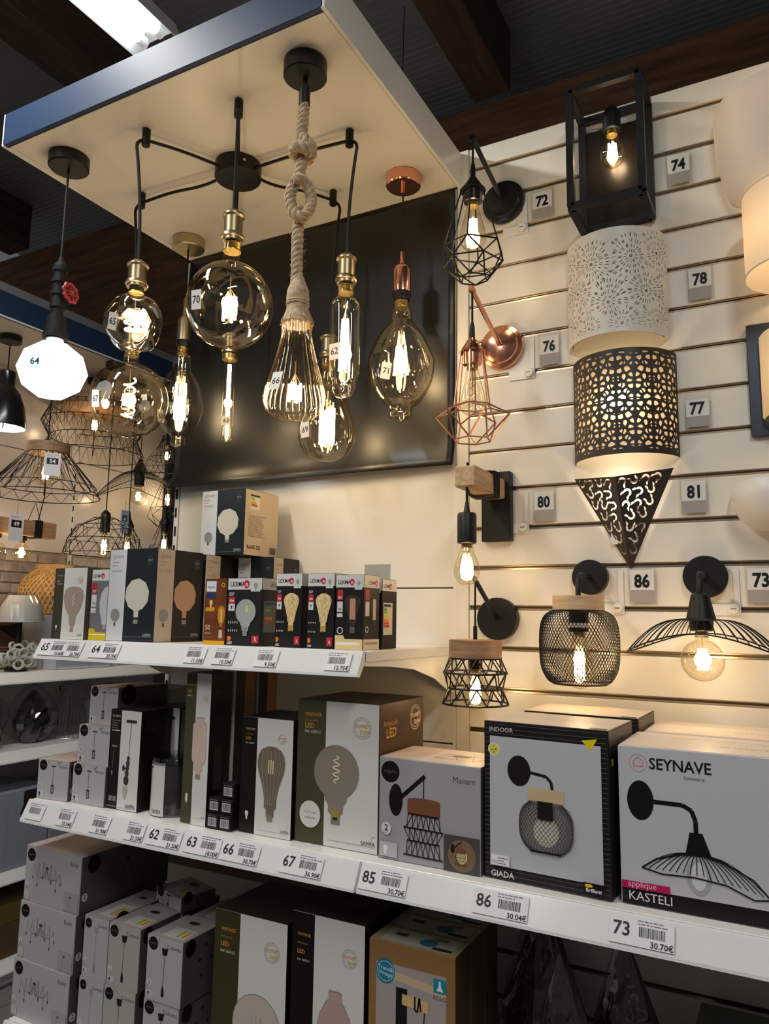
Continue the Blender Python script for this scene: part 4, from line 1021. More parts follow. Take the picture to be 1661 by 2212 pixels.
# five tiny black cartons with barcodes
for i, (cx, rz) in enumerate(((0, 0), (0, 1), (1, 0), (1, 1), (1, 2))):
    lab = 'tiny black carton with white barcode, '+('bottom left of the cluster', 'top left of the cluster', 'bottom right of the cluster', 'middle right of the cluster', 'top right of the cluster')[i]
    t = carton(lab, -1.201+.0355*cx, -.452+.004*rz, Z2+.0338*rz, .034, .07, .0333, 0, '1A1513', 'small_carton', group='tiny black cartons with barcodes')
    p = face(t, 'f'); p.R(.14, .2, .86, .75, 'C9C6C4'); p.bars(.18, .26, .82, .70, '1a1a1a', 11, seed=3); p.lines(.15, .80, .85, .93, 1, '8a8580'); done(p, t, 'f')
# 435017 and 435012
t = carton('dark and white carton with a ribbed smoky bulb pictured', -1.122, Y2, Z2, .142, .14, .252, 0, DK, 'bulb_carton'); p = face(t, 'f')
sampa(p, .31, DK, '435017', PEAR, '77685A', .52, .60, .60, kk=.72)
for q in (-.3, -.15, 0, .15, .3): p.L([(q*.5, -1.15), (q*.9, -.5), (q*1.15, 0), (q*1.0, .42)], .012, '9E8C72', (.60, .60, .52))
for q in (-.08, .0, .08): p.L([(q, -.25), (q, .15)], .02, 'F0DDB0', (.60, .60, .52))
p.R(.55, .13, .65, .185, '8A8070'); done(p, t, 'f'); p = face(t, 'r'); bg(p, '14100D'); done(p, t, 'r'); p = face(t, 't'); bg(p, '1A1512'); done(p, t, 't')
t = carton('large olive and white globe bulb carton in the centre of the middle shelf', -.975, Y2+.008, Z2, .205, .212, .299, 0, DK, 'bulb_carton'); p = face(t, 'f')
sampa(p, .36, OLV, '435012', GLOBE, '8E8274', .53, .50, .51); wiggle(p, .50, .53, .30); p.R(.455, .205, .545, .255, 'A08850'); p.R(.475, .185, .525, .205, '302820')
p.E(.19, .20, .13, .135, 'DCD8D0'); p.T('H 27 cms', .19, .205, .036, '6a665e', 'c'); p.T('ø 20 cms', .19, .170, .036, '6a665e', 'c'); done(p, t, 'f')
p = face(t, 'r'); bg(p, '4A3520'); p.T('Ampoule', .08, .84, .085, 'C98F3E'); p.T('LED', .14, .76, .13, 'D9A04A', bold=1); seal(p, .80, .86, .13, 'D8C9A8', 'E8D8B0'); p.E(.62, .42, .19, .19, '9A6E50'); done(p, t, 'r'); p = face(t, 't'); bg(p, '30251C'); done(p, t, 't')
# wood-and-cage wall lamp carton
def cage_pic(p, u, v, k, c='17110F', wood='7A4A32'):
    p.E(u-.36*k, v-.02*k, .13*k, .26*k, c); p.L([(-.30, 0), (.18, .42)], .07*k, c, (u, v, k)); p.L([(.16, .40), (.16, .05)], .018*k, c, (u, v, k))
    p.shape(u, v, [(-.14, .02), (.46, .02), (.46, -.20), (-.14, -.20)], k, wood); p.E(u+.16*k, v+.02*k*1.0, .30*k, .045*k, wood); p.R(u-.0*k, v-.3*k*.9, u+.0*k+.001, v-.2*k, c)
    ys = (-.20, -.42, -.62, -.85); xs = (.28, .36, .29, .36)
    for (ya, xa), (yb, xb) in zip(zip(ys, xs), list(zip(ys, xs))[1:]):
        n = 7
        for i in range(n): 
            f0 = -1+2*i/n; f1 = -1+2*(i+1)/n; p.L([(.16+xa*f0, ya), (.16+xb*(f0+f1)/2, yb), (.16+xa*f1, ya)], .012*k, c, (u, v, k))
    for ya, xa in zip(ys, xs): p.L([(.16-xa, ya), (.16+xa, ya-.01)], .024*k, c, (u, v, k))
t = carton('silver grey carton with a wood and cage wall lamp pictured', -.764, Y2, Z2, .222, .155, .197, R(-1), 'A9A6A8'); p = face(t, 'f'); insp(p, 'Manam', .095, '9E9C9F', .115, .86, .076)
cage_pic(p, .37, .60, .54); two(p, .085, .30, .05); p.R(.02, .03, .20, .17, 'B9B8BA'); p.turned(.08, .10, EDIS, .045, 'E8E8E8'); p.R(.66, .004, .996, .34, '4A4648'); p.E(.83, .16, .13, .13, '7A6248'); p.E(.83, .15, .05, .06, 'F2DCA8'); cage_pic(p, .80, .22, .15, '1a1514'); done(p, t, 'f')
p = face(t, 't'); bg(p, 'C9B8AA'); p.E(.66, .55, .10, .05, '6A5648'); p.L([(.45, .3), (.5, .65), (.92, .65), (.85, .3), (.45, .3)], .012, '7A6454'); p.L([(.5, .3), (.6, .62), (.68, .3), (.76, .62), (.84, .3)], .008, '7A6454'); done(p, t, 't'); p = face(t, 'r'); bg(p, '4A4444'); done(p, t, 'r')
# mesh globe lamp carton, with one more behind
def giada(label, X, Y, rz):
    t = carton(label, X, Y, Z2, .238, .175, .286, rz, '2A2827', group='mesh lamp cartons'); p = face(t, 'f'); bg(p, '1D1B1A')
    for i in range(34): p.L([(.01, .005+i*.0296), (.99, .005+i*.0296)], .004, '5A5856')
    p.R(.055, .085, .945, .905, 'B9BABE'); p.T('INDOOR', .05, .935, .05, 'B9B7B4', bold=1); p.UV([(.80, .93), (.92, .945), (.87, .87)], 'E0C818')
    p.E(.09, .82, .05, .05, 'E6E3C8'); p.E(.09, .82, .042, .042, 'D8CC58')
    for a, q in ((.075, .815), (.09, .80), (.105, .82)): p.E(a, q, .006, .006, '6A5A10')
    p.E(.30, .70, .095, .115, '1B1817'); p.L([(0, 0), (.16, -.02), (.20, -.06), (.21, -.13)], .022, '1B1817', (.36, .70, 1)); p.R(.37, .525, .66, .605, 'C9B088')
    body = [(.20, 0), (.205, -.05), (.195, -.25), (.17, -.33), (.12, -.37)]; u, v = .515, .505
    p.shape(u, v, [(.13, .02), (.19, -.02), (.215, -.09), (.215, -.22), (.19, -.30), (.12, -.34), (-.12, -.34), (-.19, -.30), (-.215, -.22), (-.215, -.09), (-.19, -.02), (-.13, .02)], 1, '8C8A86'); p.E(u, v-.16, .10, .11, 'D8D2BE')
    lim = lambda y: .13+.085*max(0, 1-abs((y+.16)/.18)**3)
    for k in range(-16, 17):
        for sg in (-1, 1):
            pts = []
            for i in range(13):
                y = .02-.36*i/12; x = lim(y)*math.sin(max(-PI/2, min(PI/2, (k*.16+sg*(i/12-.5)*1.5)))) if abs(k*.16+sg*(i/12-.5)*1.5) <= PI/2 else None
                if x is None:
                    if len(pts) > 1: p.L(pts, .0035, '3A3634', (u, v, 1))
                    pts = []
                else: pts.append((x, y))
            if len(pts) > 1: p.L(pts, .0035, '3A3634', (u, v, 1))
    p.R(.455, .42, .575, .53, '1B1817'); p.L([(-.12, -.34), (.12, -.34)], .016, '1B1817', (u, v, 1)); p.R(.07, .095, .22, .16, 'E4E4E2'); p.lines(.13, .10, .21, .15, 3, '555555'); p.T('FSC', .08, .105, .03, '333333')
    p.T('GIADA', .07, .028, .062, 'D6D4D0', bold=1); p.R(.80, .035, .955, .095, '0E0C0B'); p.E(.84, .078, .03, .012, 'E8B818'); p.T('Brilliant', .877, .043, .038, 'E6E2DA', 'c', bold=1); done(p, t, 'f')
    p = face(t, 'r'); bg(p, '221F1D'); p.R(.03, .9, .97, .99, '5A5450'); p.R(.1, .78, .16, .82, 'D8C030'); done(p, t, 'r'); p = face(t, 't'); bg(p, 'D2C4B6'); p.L([(.02, .5), (.98, .5)], .006, '9A8C80'); p.ring(.5, .7, .14, .004, 'A89A8C'); p.R(.85, .02, .98, .12, '3a3430'); done(p, t, 't')
giada('grey carton with a black mesh globe lamp pictured on its front', -.537, Y2+.002, R(-3))
giada('second mesh lamp carton standing behind the front one', -.522, -.232, R(-1))
# umbrella lamp carton, with another behind
def kasteli(label, X, Y):
    t = carton(label, X, Y, Z2, .40, .19, .263, 0, 'C6C4C4', group='umbrella lamp cartons'); p = face(t, 'f'); bg(p, 'BEBDC0')
    n = 20; p.UV([(.69+.115*math.cos(R(-82+164*i/n))-.0, .5+.52*math.sin(R(-82+164*i/n))) for i in range(n+1)]+[(.996, .996), (.996, .08), (.70, .08)], '8E8C90'); p.R(.004, .005, .996, .105, '12100F')
    p.ring(.085, .895, .038, .003, 'C88A8A'); p.L([(.066, .875), (.066, .91), (.085, .935), (.104, .91), (.104, .875), (.066, .875)], .004, 'C88A8A')
    p.T('SEYNAVE', .13, .865, .066, '19191B', bold=1, sx=.92); p.T('luminaire', .27, .82, .022, '5a5a5c')
    p.E(.09, .66, .055, .082, '141212'); p.L([(0, 0), (.14, -.0), (.175, -.018), (.19, -.06), (.19, -.11)], .018, '141212', (.12, .66, 1)); p.UV([(.285, .50), (.335, .50), (.368, .36), (.265, .36)], '141212')
    p.E(.315, .24, .048, .075, 'A4A4A6'); p.E(.315, .24, .03, .055, 'CFCFD0')
    for i in range(19):
        f_ = -1+2*i/18; u1 = .335+.245*f_; v1 = .245-.075*f_*abs(f_)-.02*(1-abs(f_)) if f_ > 0 else .245+.0*f_
        pts = []
        for q in range(7):
            s = q/6; pts.append((.315+.05*f_+(u1-.315-.05*f_)*s, .37+(v1-.37)*s**1.7))
        p.L(pts, .0034, '141212')
    p.L([(.09, .245), (.17, .222), (.30, .232), (.42, .215), (.52, .155), (.58, .17), (.52, .27), (.42, .34), (.335, .37), (.25, .36), (.15, .31), (.09, .245)], .006, '141212')
    p.R(.004, .105, .20, .15, 'B01850'); p.T('applique', .03, .118, .035, 'E8C0CC'); p.T('KASTELI', .03, .038, .05, 'DAD8D6'); 
    for v in (.80, .5, .25): p.ring(.86, v, .02, .003, 'C4C4C6')
    p.E(.86, .2, .03, .03, '2A2828'); done(p, t, 'f'); p = face(t, 't'); bg(p, 'D8CABB'); p.T('SEYNAVE', .5, .35, .05, 'B09F92', 'c', bold=1); p.L([(.02, .75), (.98, .75)], .004, '8a7a6e'); done(p, t, 't')
kasteli('white carton with a black wire umbrella lamp pictured at the right', -.285, Y2-.003)
kasteli('second umbrella lamp carton behind the front one at the right', -.275, -.232)
# lying catalogue-like dark box behind the middle shelf stack
t = carton('pale carton with a black pendant pictured behind the pipe pendant cartons', -1.70, -.20, Z2, .13, .12, .27, 0, '8E8C94'); p = face(t, 'f'); insp(p, '', .15, '8E8C94', .2, .86); p.L([(.6, .95), (.6, .75)], .02, '181818'); p.turned(.6, .65, EDIS, .25, '181818'); done(p, t, 'f')

# ---------------------------------------------------------------- bulb cartons on the short shelf
Z1 = 1.5325; Y1 = -.432
t = carton('olive and white squat bulb carton at the left end of the short shelf', -1.772, -.452, Z1, .126, .12, .190, 0, OLV, 'bulb_carton'); p = face(t, 'f'); sampa(p, .30, '3F3B2E', '435009', [(.08, -1.0), (.08, -.8), (.14, -.75), (.16, -.5), (.38, -.2), (.48, .12), (.42, .36), (.25, .46), (0, .48)], 'A59384', .62, .63, .53, gold='A9A49A', kk=.72); wiggle(p, .63, .55, .28, 'E8DCC8', 3); done(p, t, 'f'); p = face(t, 'r'); bg(p, '4b4538'); done(p, t, 'r')
def lexlogo(p, u, v, k, c='15130F'): p.T('LEXMA', u, v, k, c, bold=1, sx=.85); p.E(u+k*3.35*.9, v+k*.35*p.W/p.H*.95, k*.52, k*.62, 'C02840'); p.T('n', u+k*3.35*.9, v, k*1.0, 'F2EDED', 'c', bold=1)
t = carton('grey, white and yellow bulb carton with a white globe pictured', -1.643, -.438, Z1, .064, .09, .185, 0, '77767A', 'bulb_carton'); p = face(t, 'f'); bg(p, '727175'); p.R(.004, .84, .996, .998, 'D6D4D2'); lexlogo(p, .06, .885, .19); p.R(.05, .66, .34, .80, 'B83040'); p.T('E27', .195, .675, .14, 'F4E8E8', 'c', bold=1); p.R(.05, .47, .34, .64, 'D9D8D6'); p.T('1521', .195, .50, .14, '2a2a2a', 'c', bold=1); p.R(.05, .38, .34, .45, 'D9D8D6'); p.T('5 ANS', .195, .395, .08, '4a4a4a', 'c')
p.UV([(.99, .76), (.80, .74), (.62, .66), (.54, .53), (.58, .40), (.70, .30), (.72, .22), (.99, .22)], 'C2C3C8'); p.R(.80, .16, .99, .22, 'A0A0A4'); p.R(.004, .0, .996, .11, 'D2B62A'); p.UV([(0.004, .11), (.4, .11), (.34, .16), (0.004, .16)], 'D2B62A'); p.R(.05, .07, .99, .085, 'F0E8C0'); done(p, t, 'f')
def facetbox(label, X, Y, Z, w, d, h, rt_='f', tone=0, col='20262A', name='bulb_carton'):
    t = carton(label, X, Y, Z, w, d, h, 0, '22272A', name, group='faceted bulb cartons')
    for s in ('f', 'r'):
        p = face(t, s); dk = col if s == 'f' else '1B1614'; pa = ('CFCFD0', 'B9A897')[s == 'r']; bul = ('CBC6B4', 'B08C6C')[s == 'r']  # side repeats the front print in tones darkened and warmed as if shaded
        if rt_ == 'energy' and s == 'r':
            bg(p, 'CDB99C'); p.R(.14, .70, .42, .93, 'E2D8C4'); p.R(.14, .90, .42, .93, '2A3A5A')
            for i, c in enumerate(('2F8A3A', '6FB030', 'D8D020', 'E8C020', 'E08A28', 'D05028', 'C02828')): p.R(.16, .872-.02*i, .16+.10+.014*i, .886-.02*i, c)
            p.lines(.1, .28, .62, .62, 14, '8A7A64'); p.T('RoHS CE', .08, .10, .10, '3a3228', bold=1); p.bars(.74, .05, .96, .16, '3a3228', 10); done(p, t, s); continue
        bg(p, dk); p.R(.004, .003, .36, .997, pa); p.T('E27/4W', .06, .90, .07, '5A5856'); p.lines(.06, .80, .2, .875, 2, '9A9894'); p.T('Ref. 435015', .06, .75, .045, '6A6866')
        p.shape(.62, .50, facet(), .50, bul); p.shape(.62, .50, [(.10, -.42), (.09, -.68), (-.09, -.68), (-.10, -.42)], .50, bul); p.R(.575, .19, .665, .235, '8A8884'); p.E(.86, .86, .07, .08, '2E3438'); p.T('DECO', .86, .865, .035, '9A9EA0', 'c')
        p.shape(.18, .28, facet(), .20, '8E8A86'); p.R(.165, .16, .195, .20, '2a2826'); p.T('SAMPA', .95, .055, .07, 'B9B9B9', 'r', sx=.8); p.L([(.36, .05), (.95, .05)], .004, '7A7A7A'); done(p, t, s)
    p = face(t, 't'); bg(p, '1A1716'); done(p, t, 't'); return t
facetbox('large white and black faceted bulb carton at the front of the short shelf', -1.576, -.441, Z1, .168, .168, .236)
facetbox('faceted bulb carton standing directly behind the large front one', -1.576, -.262, Z1, .168, .168, .234)
facetbox('faceted bulb carton with white strip against the back panel', -1.398, -.135, Z1, .125, .125, .234)
facetbox('faceted bulb carton lying on top of the others with energy label on its side', -1.486, -.20, Z1+.237, .156, .155, .186, 'energy')
t = carton('amber brown bulb carton with a long filament bulb and the figure 50', -1.254, Y1, Z1, .066, .066, .157, 0, '5A2C12', 'bulb_carton'); p = face(t, 'f'); bg(p, mat('amber_print', hexcol('6E3A1A'), .4, 0, noise=.35, nscale=30)); p.R(.06, .80, .52, .96, 'DCE2EA'); p.T('PHILIPS', .29, .85, .105, '24406E', 'c', bold=1); p.R(.06, .70, .52, .78, '1E3E6E'); p.R(.06, .50, .48, .56, 'D89820'); p.turned(.30, .62, EDIS, .16, 'E8C878'); p.ring(.84, .90, .08, .025, 'E8B020')
p.turned(.80, .44, [(.16, -1.2), (.16, -.95), (.3, -.8), (.48, -.3), (.5, .3), (.44, .75), (.3, .95), (0, 1.0)], .34, 'B9822E'); 
for q in (-.06, 0, .06): p.L([(q, -.35), (q, .35)], .02, 'F4D878', (.80, .44, .34*2))
p.R(.72, .10, .88, .22, 'C9B8A0'); p.T('50', .08, .22, .26, 'F0E4D4', sx=.85); p.T('650 lumen', .08, .16, .085, 'E4D4C0', sx=.8); p.R(.004, .0, .996, .06, 'D8A020'); done(p, t, 'f')
def lexbox(label, X, Y, w, d, h, kind, rz=0):
    t = carton(label, X, Y, Z1, w, d, h, rz, '191715', 'bulb_carton', group='black bulb cartons with white top band')
    p = face(t, 'f'); bg(p, '23231F' if kind == 'g' else '1E1C1A'); p.R(.004, .83, .996, .998, 'D4D2D0'); lexlogo(p, .07, .875, .16 if kind == 'g' else .17); p.R(.68, .80, .95, .975, 'CDD0CE'); p.turned(.82, .89, GLOBE, .13, '9AA09C')
    if kind in 'gs':
        p.T('E27', .05, .74, .10, 'DADADA', bold=1); p.R(.04, .62, .23, .72, 'B83040'); p.T('806', .135, .645, .085, 'F4E8E8', 'c', bold=1); p.R(.04, .51, .23, .615, 'D4D2D0'); p.turned(.135, .565, EDIS, .05, '2a2a2a')
        for j, v in enumerate((.34, .22)):
            for i in range(5): p.turned(.05+.062*i+.02, v, EDIS, .035, 'BDBDBD')
        p.UV([(.05, .07), (.13, .07), (.17, .10), (.13, .135), (.05, .135)], 'D87838'); p.T('LED', .04, .02, .09, 'E4E4E4', bold=1); p.R(.76, .04, .96, .15, 'B83040'); p.T('5', .86, .07, .13, 'F0E0E0', 'c', bold=1)
    if kind == 'g': p.turned(.56, .50, GLOBE, .58, 'A6ACA6'); p.L([(.0, .1), (.0, .42)], .03, 'E6D890', (.58, .46, .5)); p.L([(.06, .1), (.06, .42)], .02, 'E6D890', (.58, .46, .5)); p.R(.50, .16, .62, .27, '8A8A84')
    if kind == 's': p.turned(.62, .54, EDIS, .60, mat('crackled_print', hexcol('D8BE8A'), .4, 0, noise=.3, nscale=160)); p.R(.52, .22, .72, .30, 'B9964A'); p.E(.62, .215, .06, .03, '333333')
    if kind == 'l':
        p.R(.06, .66, .26, .80, 'B83040'); p.T('E27', .16, .68, .09, 'F4E8E8', 'c', bold=1); p.R(.06, .50, .26, .64, 'D4D2D0'); p.T('90', .16, .52, .10, '2a2a2a', 'c', bold=1); p.R(.06, .43, .26, .48, 'D4D2D0'); p.turned(.62, .54, EDIS, .58, '34322F'); p.R(.52, .40, .72, .68, 'C08A70'); p.R(.53, .22, .71, .30, '5A5854'); p.ring(.18, .25, .11, .03, 'D8D4CC'); p.R(.004, .0, .996, .14, 'D9C08A'); p.UV([(0.004, .14), (.36, .14), (.30, .19), (.004, .19)], 'D9C08A'); p.R(.06, .06, .9, .10, 'E8E0D0')
    done(p, t, 'f')
    p = face(t, 'r'); bg(p, '1B1715'); p.R(.004, .83, .996, .998, 'CFC9C2'); lexlogo(p, .3 if kind != 'e' else .08, .875, .16)
    if kind in 'ge': p.R(.08, .2, .7, .66, 'C9C0AE' if kind == 'e' else '6A645C'); p.R(.12, .60, .6, .64, '2A3A5A')
    if kind in 'ge':
        for i, c in enumerate(('2F8A3A', '6FB030', 'D8D020', 'E8C020', 'E08A28', 'D05028', 'C02828')): p.R(.12, .55-.04*i, .30+.03*i, .58-.04*i, c) if kind == 'e' or i in (0, 1, 4, 5) else None
    if kind == 'l': p.R(.1, .66, .35, .80, 'B83040'); p.R(.1, .45, .35, .64, 'D4D2D0'); p.turned(.66, .54, EDIS, .5, '3A3632'); p.R(.58, .40, .76, .68, 'C9B8A4'); p.R(.004, .0, .996, .14, 'DCCFB8'); p.ring(.2, .27, .1, .03, 'D8D4CC'); p.R(.08, .07, .85, .10, 'B08A60')
    done(p, t, 'r'); p = face(t, 't'); bg(p, '2A2623'); done(p, t, 't'); return t
lexbox('square black bulb carton with a clear globe bulb pictured', -1.184, Y1, .101, .10, .157, 'g')
lexbox('black bulb carton with crackled golden bulb, beside the clear globe carton', -1.042, Y1, .071, .07, .166, 's')
lexbox('black bulb carton with smooth golden bulb, second of the golden pair', -.955, Y1, .070, .07, .165, 's')
lexbox('black bulb carton with a copper candle-like filament pictured', -.881, Y1, .070, .07, .161, 'l')
lexbox('black bulb carton at the right end showing an energy label', -.879, -.352, .070, .07, .156, 'e')
t = thing('hanger_card', 'clear plastic hanging tab behind the right hand bulb cartons', 'tab', (-.90, -.275, Z1)); MB().box(0, .07, 0, .0008, 0, .195).build('tab_card', glass('milky_tab', (.75, .78, .78), (.6, .62, .62), f0=.15), t)


# ---------------------------------------------------------------- lowest shelf
Z3 = .5855; Y3 = -.445
def easly(label, X, Y, Z):
    t = carton(label, X, Y, Z, .212, .30, .1365, R(-1), 'A49C9C', group='spider lamp cartons at the left'); p = face(t, 'f'); insp(p, 'Easly', .075, 'B2AAAC', .10, .84, .075)
    u, v = .40, .66; p.E(u, v, .03, .02, '4a4444')
    for k, (x, y, z) in enumerate(((-.24, .02, -.18), (-.15, .04, -.26), (-.06, .07, -.16), (.07, .06, -.19), (.16, .02, -.27), (.24, -.02, -.18))):
        p.L([(0, 0), (x*.3, -.12), (x*.75, -.11), (x*.97, y-.02), (x, y), (x+.012*(1 if x > 0 else -1), y-.05), (x+.015*(1 if x > 0 else -1), z+.04)], .0045, '7A7474', (u, v, 1)); p.turned(u+x+.015*(1 if x > 0 else -1), v+(z+.04)*p.W/p.H*.98, EDIS, .022, '4a4444')
    two(p, .055, .30, .032); p.R(.02, .04, .12, .18, 'BFB8BA'); p.R(.74, .03, .99, .36, 'A39B9E'); p.E(.85, .27, .015, .012, '2a2626'); p.L([(0, 0), (-.03, -.1), (.02, -.12)], .004, '6a6464', (.85, .27, 1)); done(p, t, 'f')
    p = face(t, 'r'); bg(p, '575050'); p.E(.13, .82, .065, .07, '171211'); two(p, .05, .28, .03); p.E(.5, .72, .025, .02, '2f2928')
    for x in (-.15, -.06, .06, .16): p.L([(0, 0), (x*.5, -.14), (x, -.02), (x*1.1, -.25)], .004, '3f3837', (.5, .72, 1))
    done(p, t, 'r'); p = face(t, 't'); bg(p, 'B3A59C'); p.L([(.02, .5), (.98, .5)], .004, '7d716a'); done(p, t, 't')
for i, s in enumerate(('bottom', 'middle', 'top')): easly('wide grey carton with a spider lamp pictured, '+s+' of the left stack', -1.81-.003*(2-i), Y3-.004*(2-i), Z3+.137*i)
def coloma(label, X, Y, Z, w, d, h, dark, rz=0, pap='B3ABAE'):
    t = carton(label, X, Y, Z, w, d, h, rz, '9A9292', group='narrow pendant cartons on the lowest shelf'); p = face(t, 'f'); insp(p, 'Coloma', .135, pap, .17, .88, .125); c = '1E1816' if dark else '9A9490'
    p.UV([(.42, .84), (.60, .85), (.57, .74), (.45, .73)], c); p.L([(.51, .73), (.49, .25)], .012 if dark else .008, c if dark else '7a7472'); p.UV([(.455, .10), (.535, .105), (.53, .20), (.505, .26), (.475, .26), (.455, .20)], c if dark else '8a8480'); two(p, .11, .27, .065); p.R(.05, .05, .24, .15, 'C4BEC0'); p.turned(.10, .10, EDIS, .05, '2A2625'); p.L([(.33, .99), (.36, .93)], .008, '302A28'); done(p, t, 'f')
    p = face(t, 'r'); bg(p, '5A5352'); p.E(.2, .86, .13, .15, '171211')
    for a, q in ((.6, .8), (.45, .6), (.75, .55), (.5, .35)): p.E(a, q, .04, .03, '2f2928')
    done(p, t, 'r'); p = face(t, 't'); bg(p, '9C938F'); p.R(.3, .08, .9, .48, 'B9B3AC')
    for i, cc in enumerate(('6FA040', 'D8C030', 'D87030')): p.R(.62+.07*i, .15, .68+.07*i, .40, cc)
    p.E(.5, .75, .15, .08, '2a2423'); done(p, t, 't')
coloma('narrow grey carton with a pale pendant, lower of the two beside the spider lamp stack', -1.583, Y3, Z3, .084, .20, .139, False)
coloma('narrow grey carton with a pale pendant, upper of the two beside the spider lamp stack', -1.582, Y3+.004, Z3+.1395, .084, .20, .139, False)
coloma('narrow greenish carton with a black pendant, lower one', -1.497, Y3, Z3, .102, .13, .139, True, pap='A8A89E')
coloma('narrow greenish carton with a black pendant, upper one', -1.494, Y3+.002, Z3+.1395, .102, .13, .139, True, pap='A8A89E')
coloma('grey pendant carton next to the olive bulb cartons, lower one', -1.368, Y3, Z3, .108, .13, .139, True)
coloma('grey pendant carton next to the olive bulb cartons, upper one', -1.364, Y3-.002, Z3+.1395, .108, .13, .139, True)
coloma('pendant carton behind the upper greenish one', -1.49, Y3+.138, Z3, .102, .14, .277, True); coloma('pendant carton behind the upper grey one', -1.355, Y3+.134, Z3, .102, .14, .277, True)
coloma('pendant carton lying loose on top of the rear cartons', -1.50, -.285, Z3+.2785, .12, .10, .036, True, R(-16))
def vint(label, X, Y, w, d, h, ref, strip, sc, prof, tint, k, bv):
    t = carton(label, X, Y, Z3, w, d, h, 0, DK, 'bulb_carton', group='large bulb cartons on the lowest shelf'); p = face(t, 'f'); sampa(p, strip, sc, ref, prof, tint, k, .62, bv, 'D08A38', sil=False, kk=.95)
    for q in (-.06, 0, .06): p.L([(q, -.1), (q, .12)], .008, 'C98A58', (.62, bv-.01, 1))
    done(p, t, 'f'); p = face(t, 't'); bg(p, '241C15'); p.ring(.55, .55, .2, .006, '4a4138'); p.T('Style', .55, .6, .12, '554B40', 'c', rot=PI, bold=1); p.T('Vintage', .55, .48, .12, '554B40', 'c', rot=PI, bold=1); done(p, t, 't'); p = face(t, 'r'); bg(p, '14100D'); done(p, t, 'r')
vint('large olive and white globe bulb carton on the lowest shelf', -1.168, Y3, .196, .20, .372, '360013', .36, '3E381F', [(.12, -.9), (.12, -.6)]+GLOBE[4:], 'C0B2A8', .62, .42)
vint('taller dark and white bulb carton with an oval rosy bulb pictured', -.961, Y3, .176, .20, .405, '360011', .32, '15100D', BIGB, 'B89A90', .54, .42)
def eglo(label, Y, n):
    t = carton(label, -.777, Y, Z3, .185, .075, .385, 0, '8C6B42', group='timber lamp cartons'); p = face(t, 'f'); bg(p, '8F6C40'); p.R(.09, .0, .90, .90, 'A89C98'); p.UV([(.09, .88), (.90, .84), (.90, .80), (.09, .84)], 'C6B090')
    p.E(.20, .86, .115, .125, '1E7A98', 20); p.ring(.20, .86, .10, .006, 'BFD8E0'); p.T('Trend&', .20, .865, .055, 'E4F0F4', 'c', rot=-.1); p.T('Vintage', .20, .84, .055, 'E4F0F4', 'c', rot=-.1); p.R(.76, .82, .90, .885, '1E86A0'); p.UV([(.79, .83), (.87, .83), (.845, .85), (.84, .875), (.82, .875), (.815, .85)], 'E8F0F2'); p.T('EGLO', .83, .79, .06, '4a5a5e', 'c')
    p.R(.33, .60, .46, .80, '15171C'); p.UV([(.40, .775), (.70, .765), (.70, .71), (.40, .725)], 'D2B078'); p.L([(.55, .775), (.55, .715), (.58, .71), (.60, .775), (.62, .715)], .02, '1a1614'); p.L([(.66, .715), (.65, .62)], .012, '15171C'); p.UV([(.615, .51), (.69, .51), (.685, .60), (.66, .63), (.645, .63), (.62, .60)], '15171C'); p.E(.65, .47, .05, .06, 'E8CFA0'); p.R(.12, .44, .20, .48, 'C8C4C0'); p.R(.22, .44, .30, .48, 'C8C4C0'); done(p, t, 'f')
    p = face(t, 't'); bg(p, '9A8A6A'); p.R(.10, .1, .92, .9, 'A9A192'); p.E(.62, .45, .10, .09, '2E6A78'); p.bars(.62, .65, .8, .85, '3a342c', 9); p.R(.2, .5, .35, .7, '4A4238'); p.R(.7, .15, .92, .3, '2a2622'); done(p, t, 't'); p = face(t, 'r'); bg(p, '4A3A26'); done(p, t, 'r')
for i, s in enumerate(('front of the row', 'second in the row', 'rear of the row')): eglo('brown kraft carton with a timber block lamp pictured, '+s, Y3+.003+.077*i, i)
# cut-metal lamps in plastic bags standing on the lowest shelf
FOIL = glass('crinkled_plastic', (.90, .90, .90), (.60, .60, .60), f0=.09, rough=.1)
for i, (x, y, h, w) in enumerate(((-.528, -.105, .43, .10), (-.408, -.365, .395, .085), (-.324, -.235, .405, .10))):
    t = thing('bagged_lamp', 'dark pointed cut-metal lamp in a clear bag under the right shelf, '+('leftmost', 'middle and lowest', 'rightmost and largest')[i], 'wall lamp', (x, y, Z3), 0, 'bagged pointed lamps')
    A, B_, Cc, Rg = (-w, .02, .15), (w, .02, .15), (0, .02, h), (0, -.065, .15)
    pyr_sheet(t, A, Rg, Cc, 5+i, SHM, 60); pyr_sheet(t, Rg, B_, Cc, 8+i, SHM, 60)
    MB().prism([(-w, .02, 0), (-w, .02, .15), (0, -.065, .15), (0, -.065, 0)], (.001, .001, 0)).prism([(w, .02, 0), (w, .02, .15), (0, -.065, .15), (0, -.065, 0)], (-.001, .001, 0)).build('lower_body', SHM, t)
    b = MB(); vs = []; rnd = random.Random(i); nj = 14; nk = 20
    for j in range(nj+1):
        f_ = j/nj
        for k in range(nk):
            a = 2*PI*k/nk; rr = (1-f_)**.85*(1+rnd.uniform(-.06, .06))
            vs.append((w*1.08*rr*math.cos(a), -.024+.058*rr*math.sin(a), .08+(h-.06)*f_))
    b.add(vs, [(j*nk+k, j*nk+(k+1) % nk, (j+1)*nk+(k+1) % nk, (j+1)*nk+k) for j in range(nj) for k in range(nk)]); b.build('plastic_bag', FOIL, t)
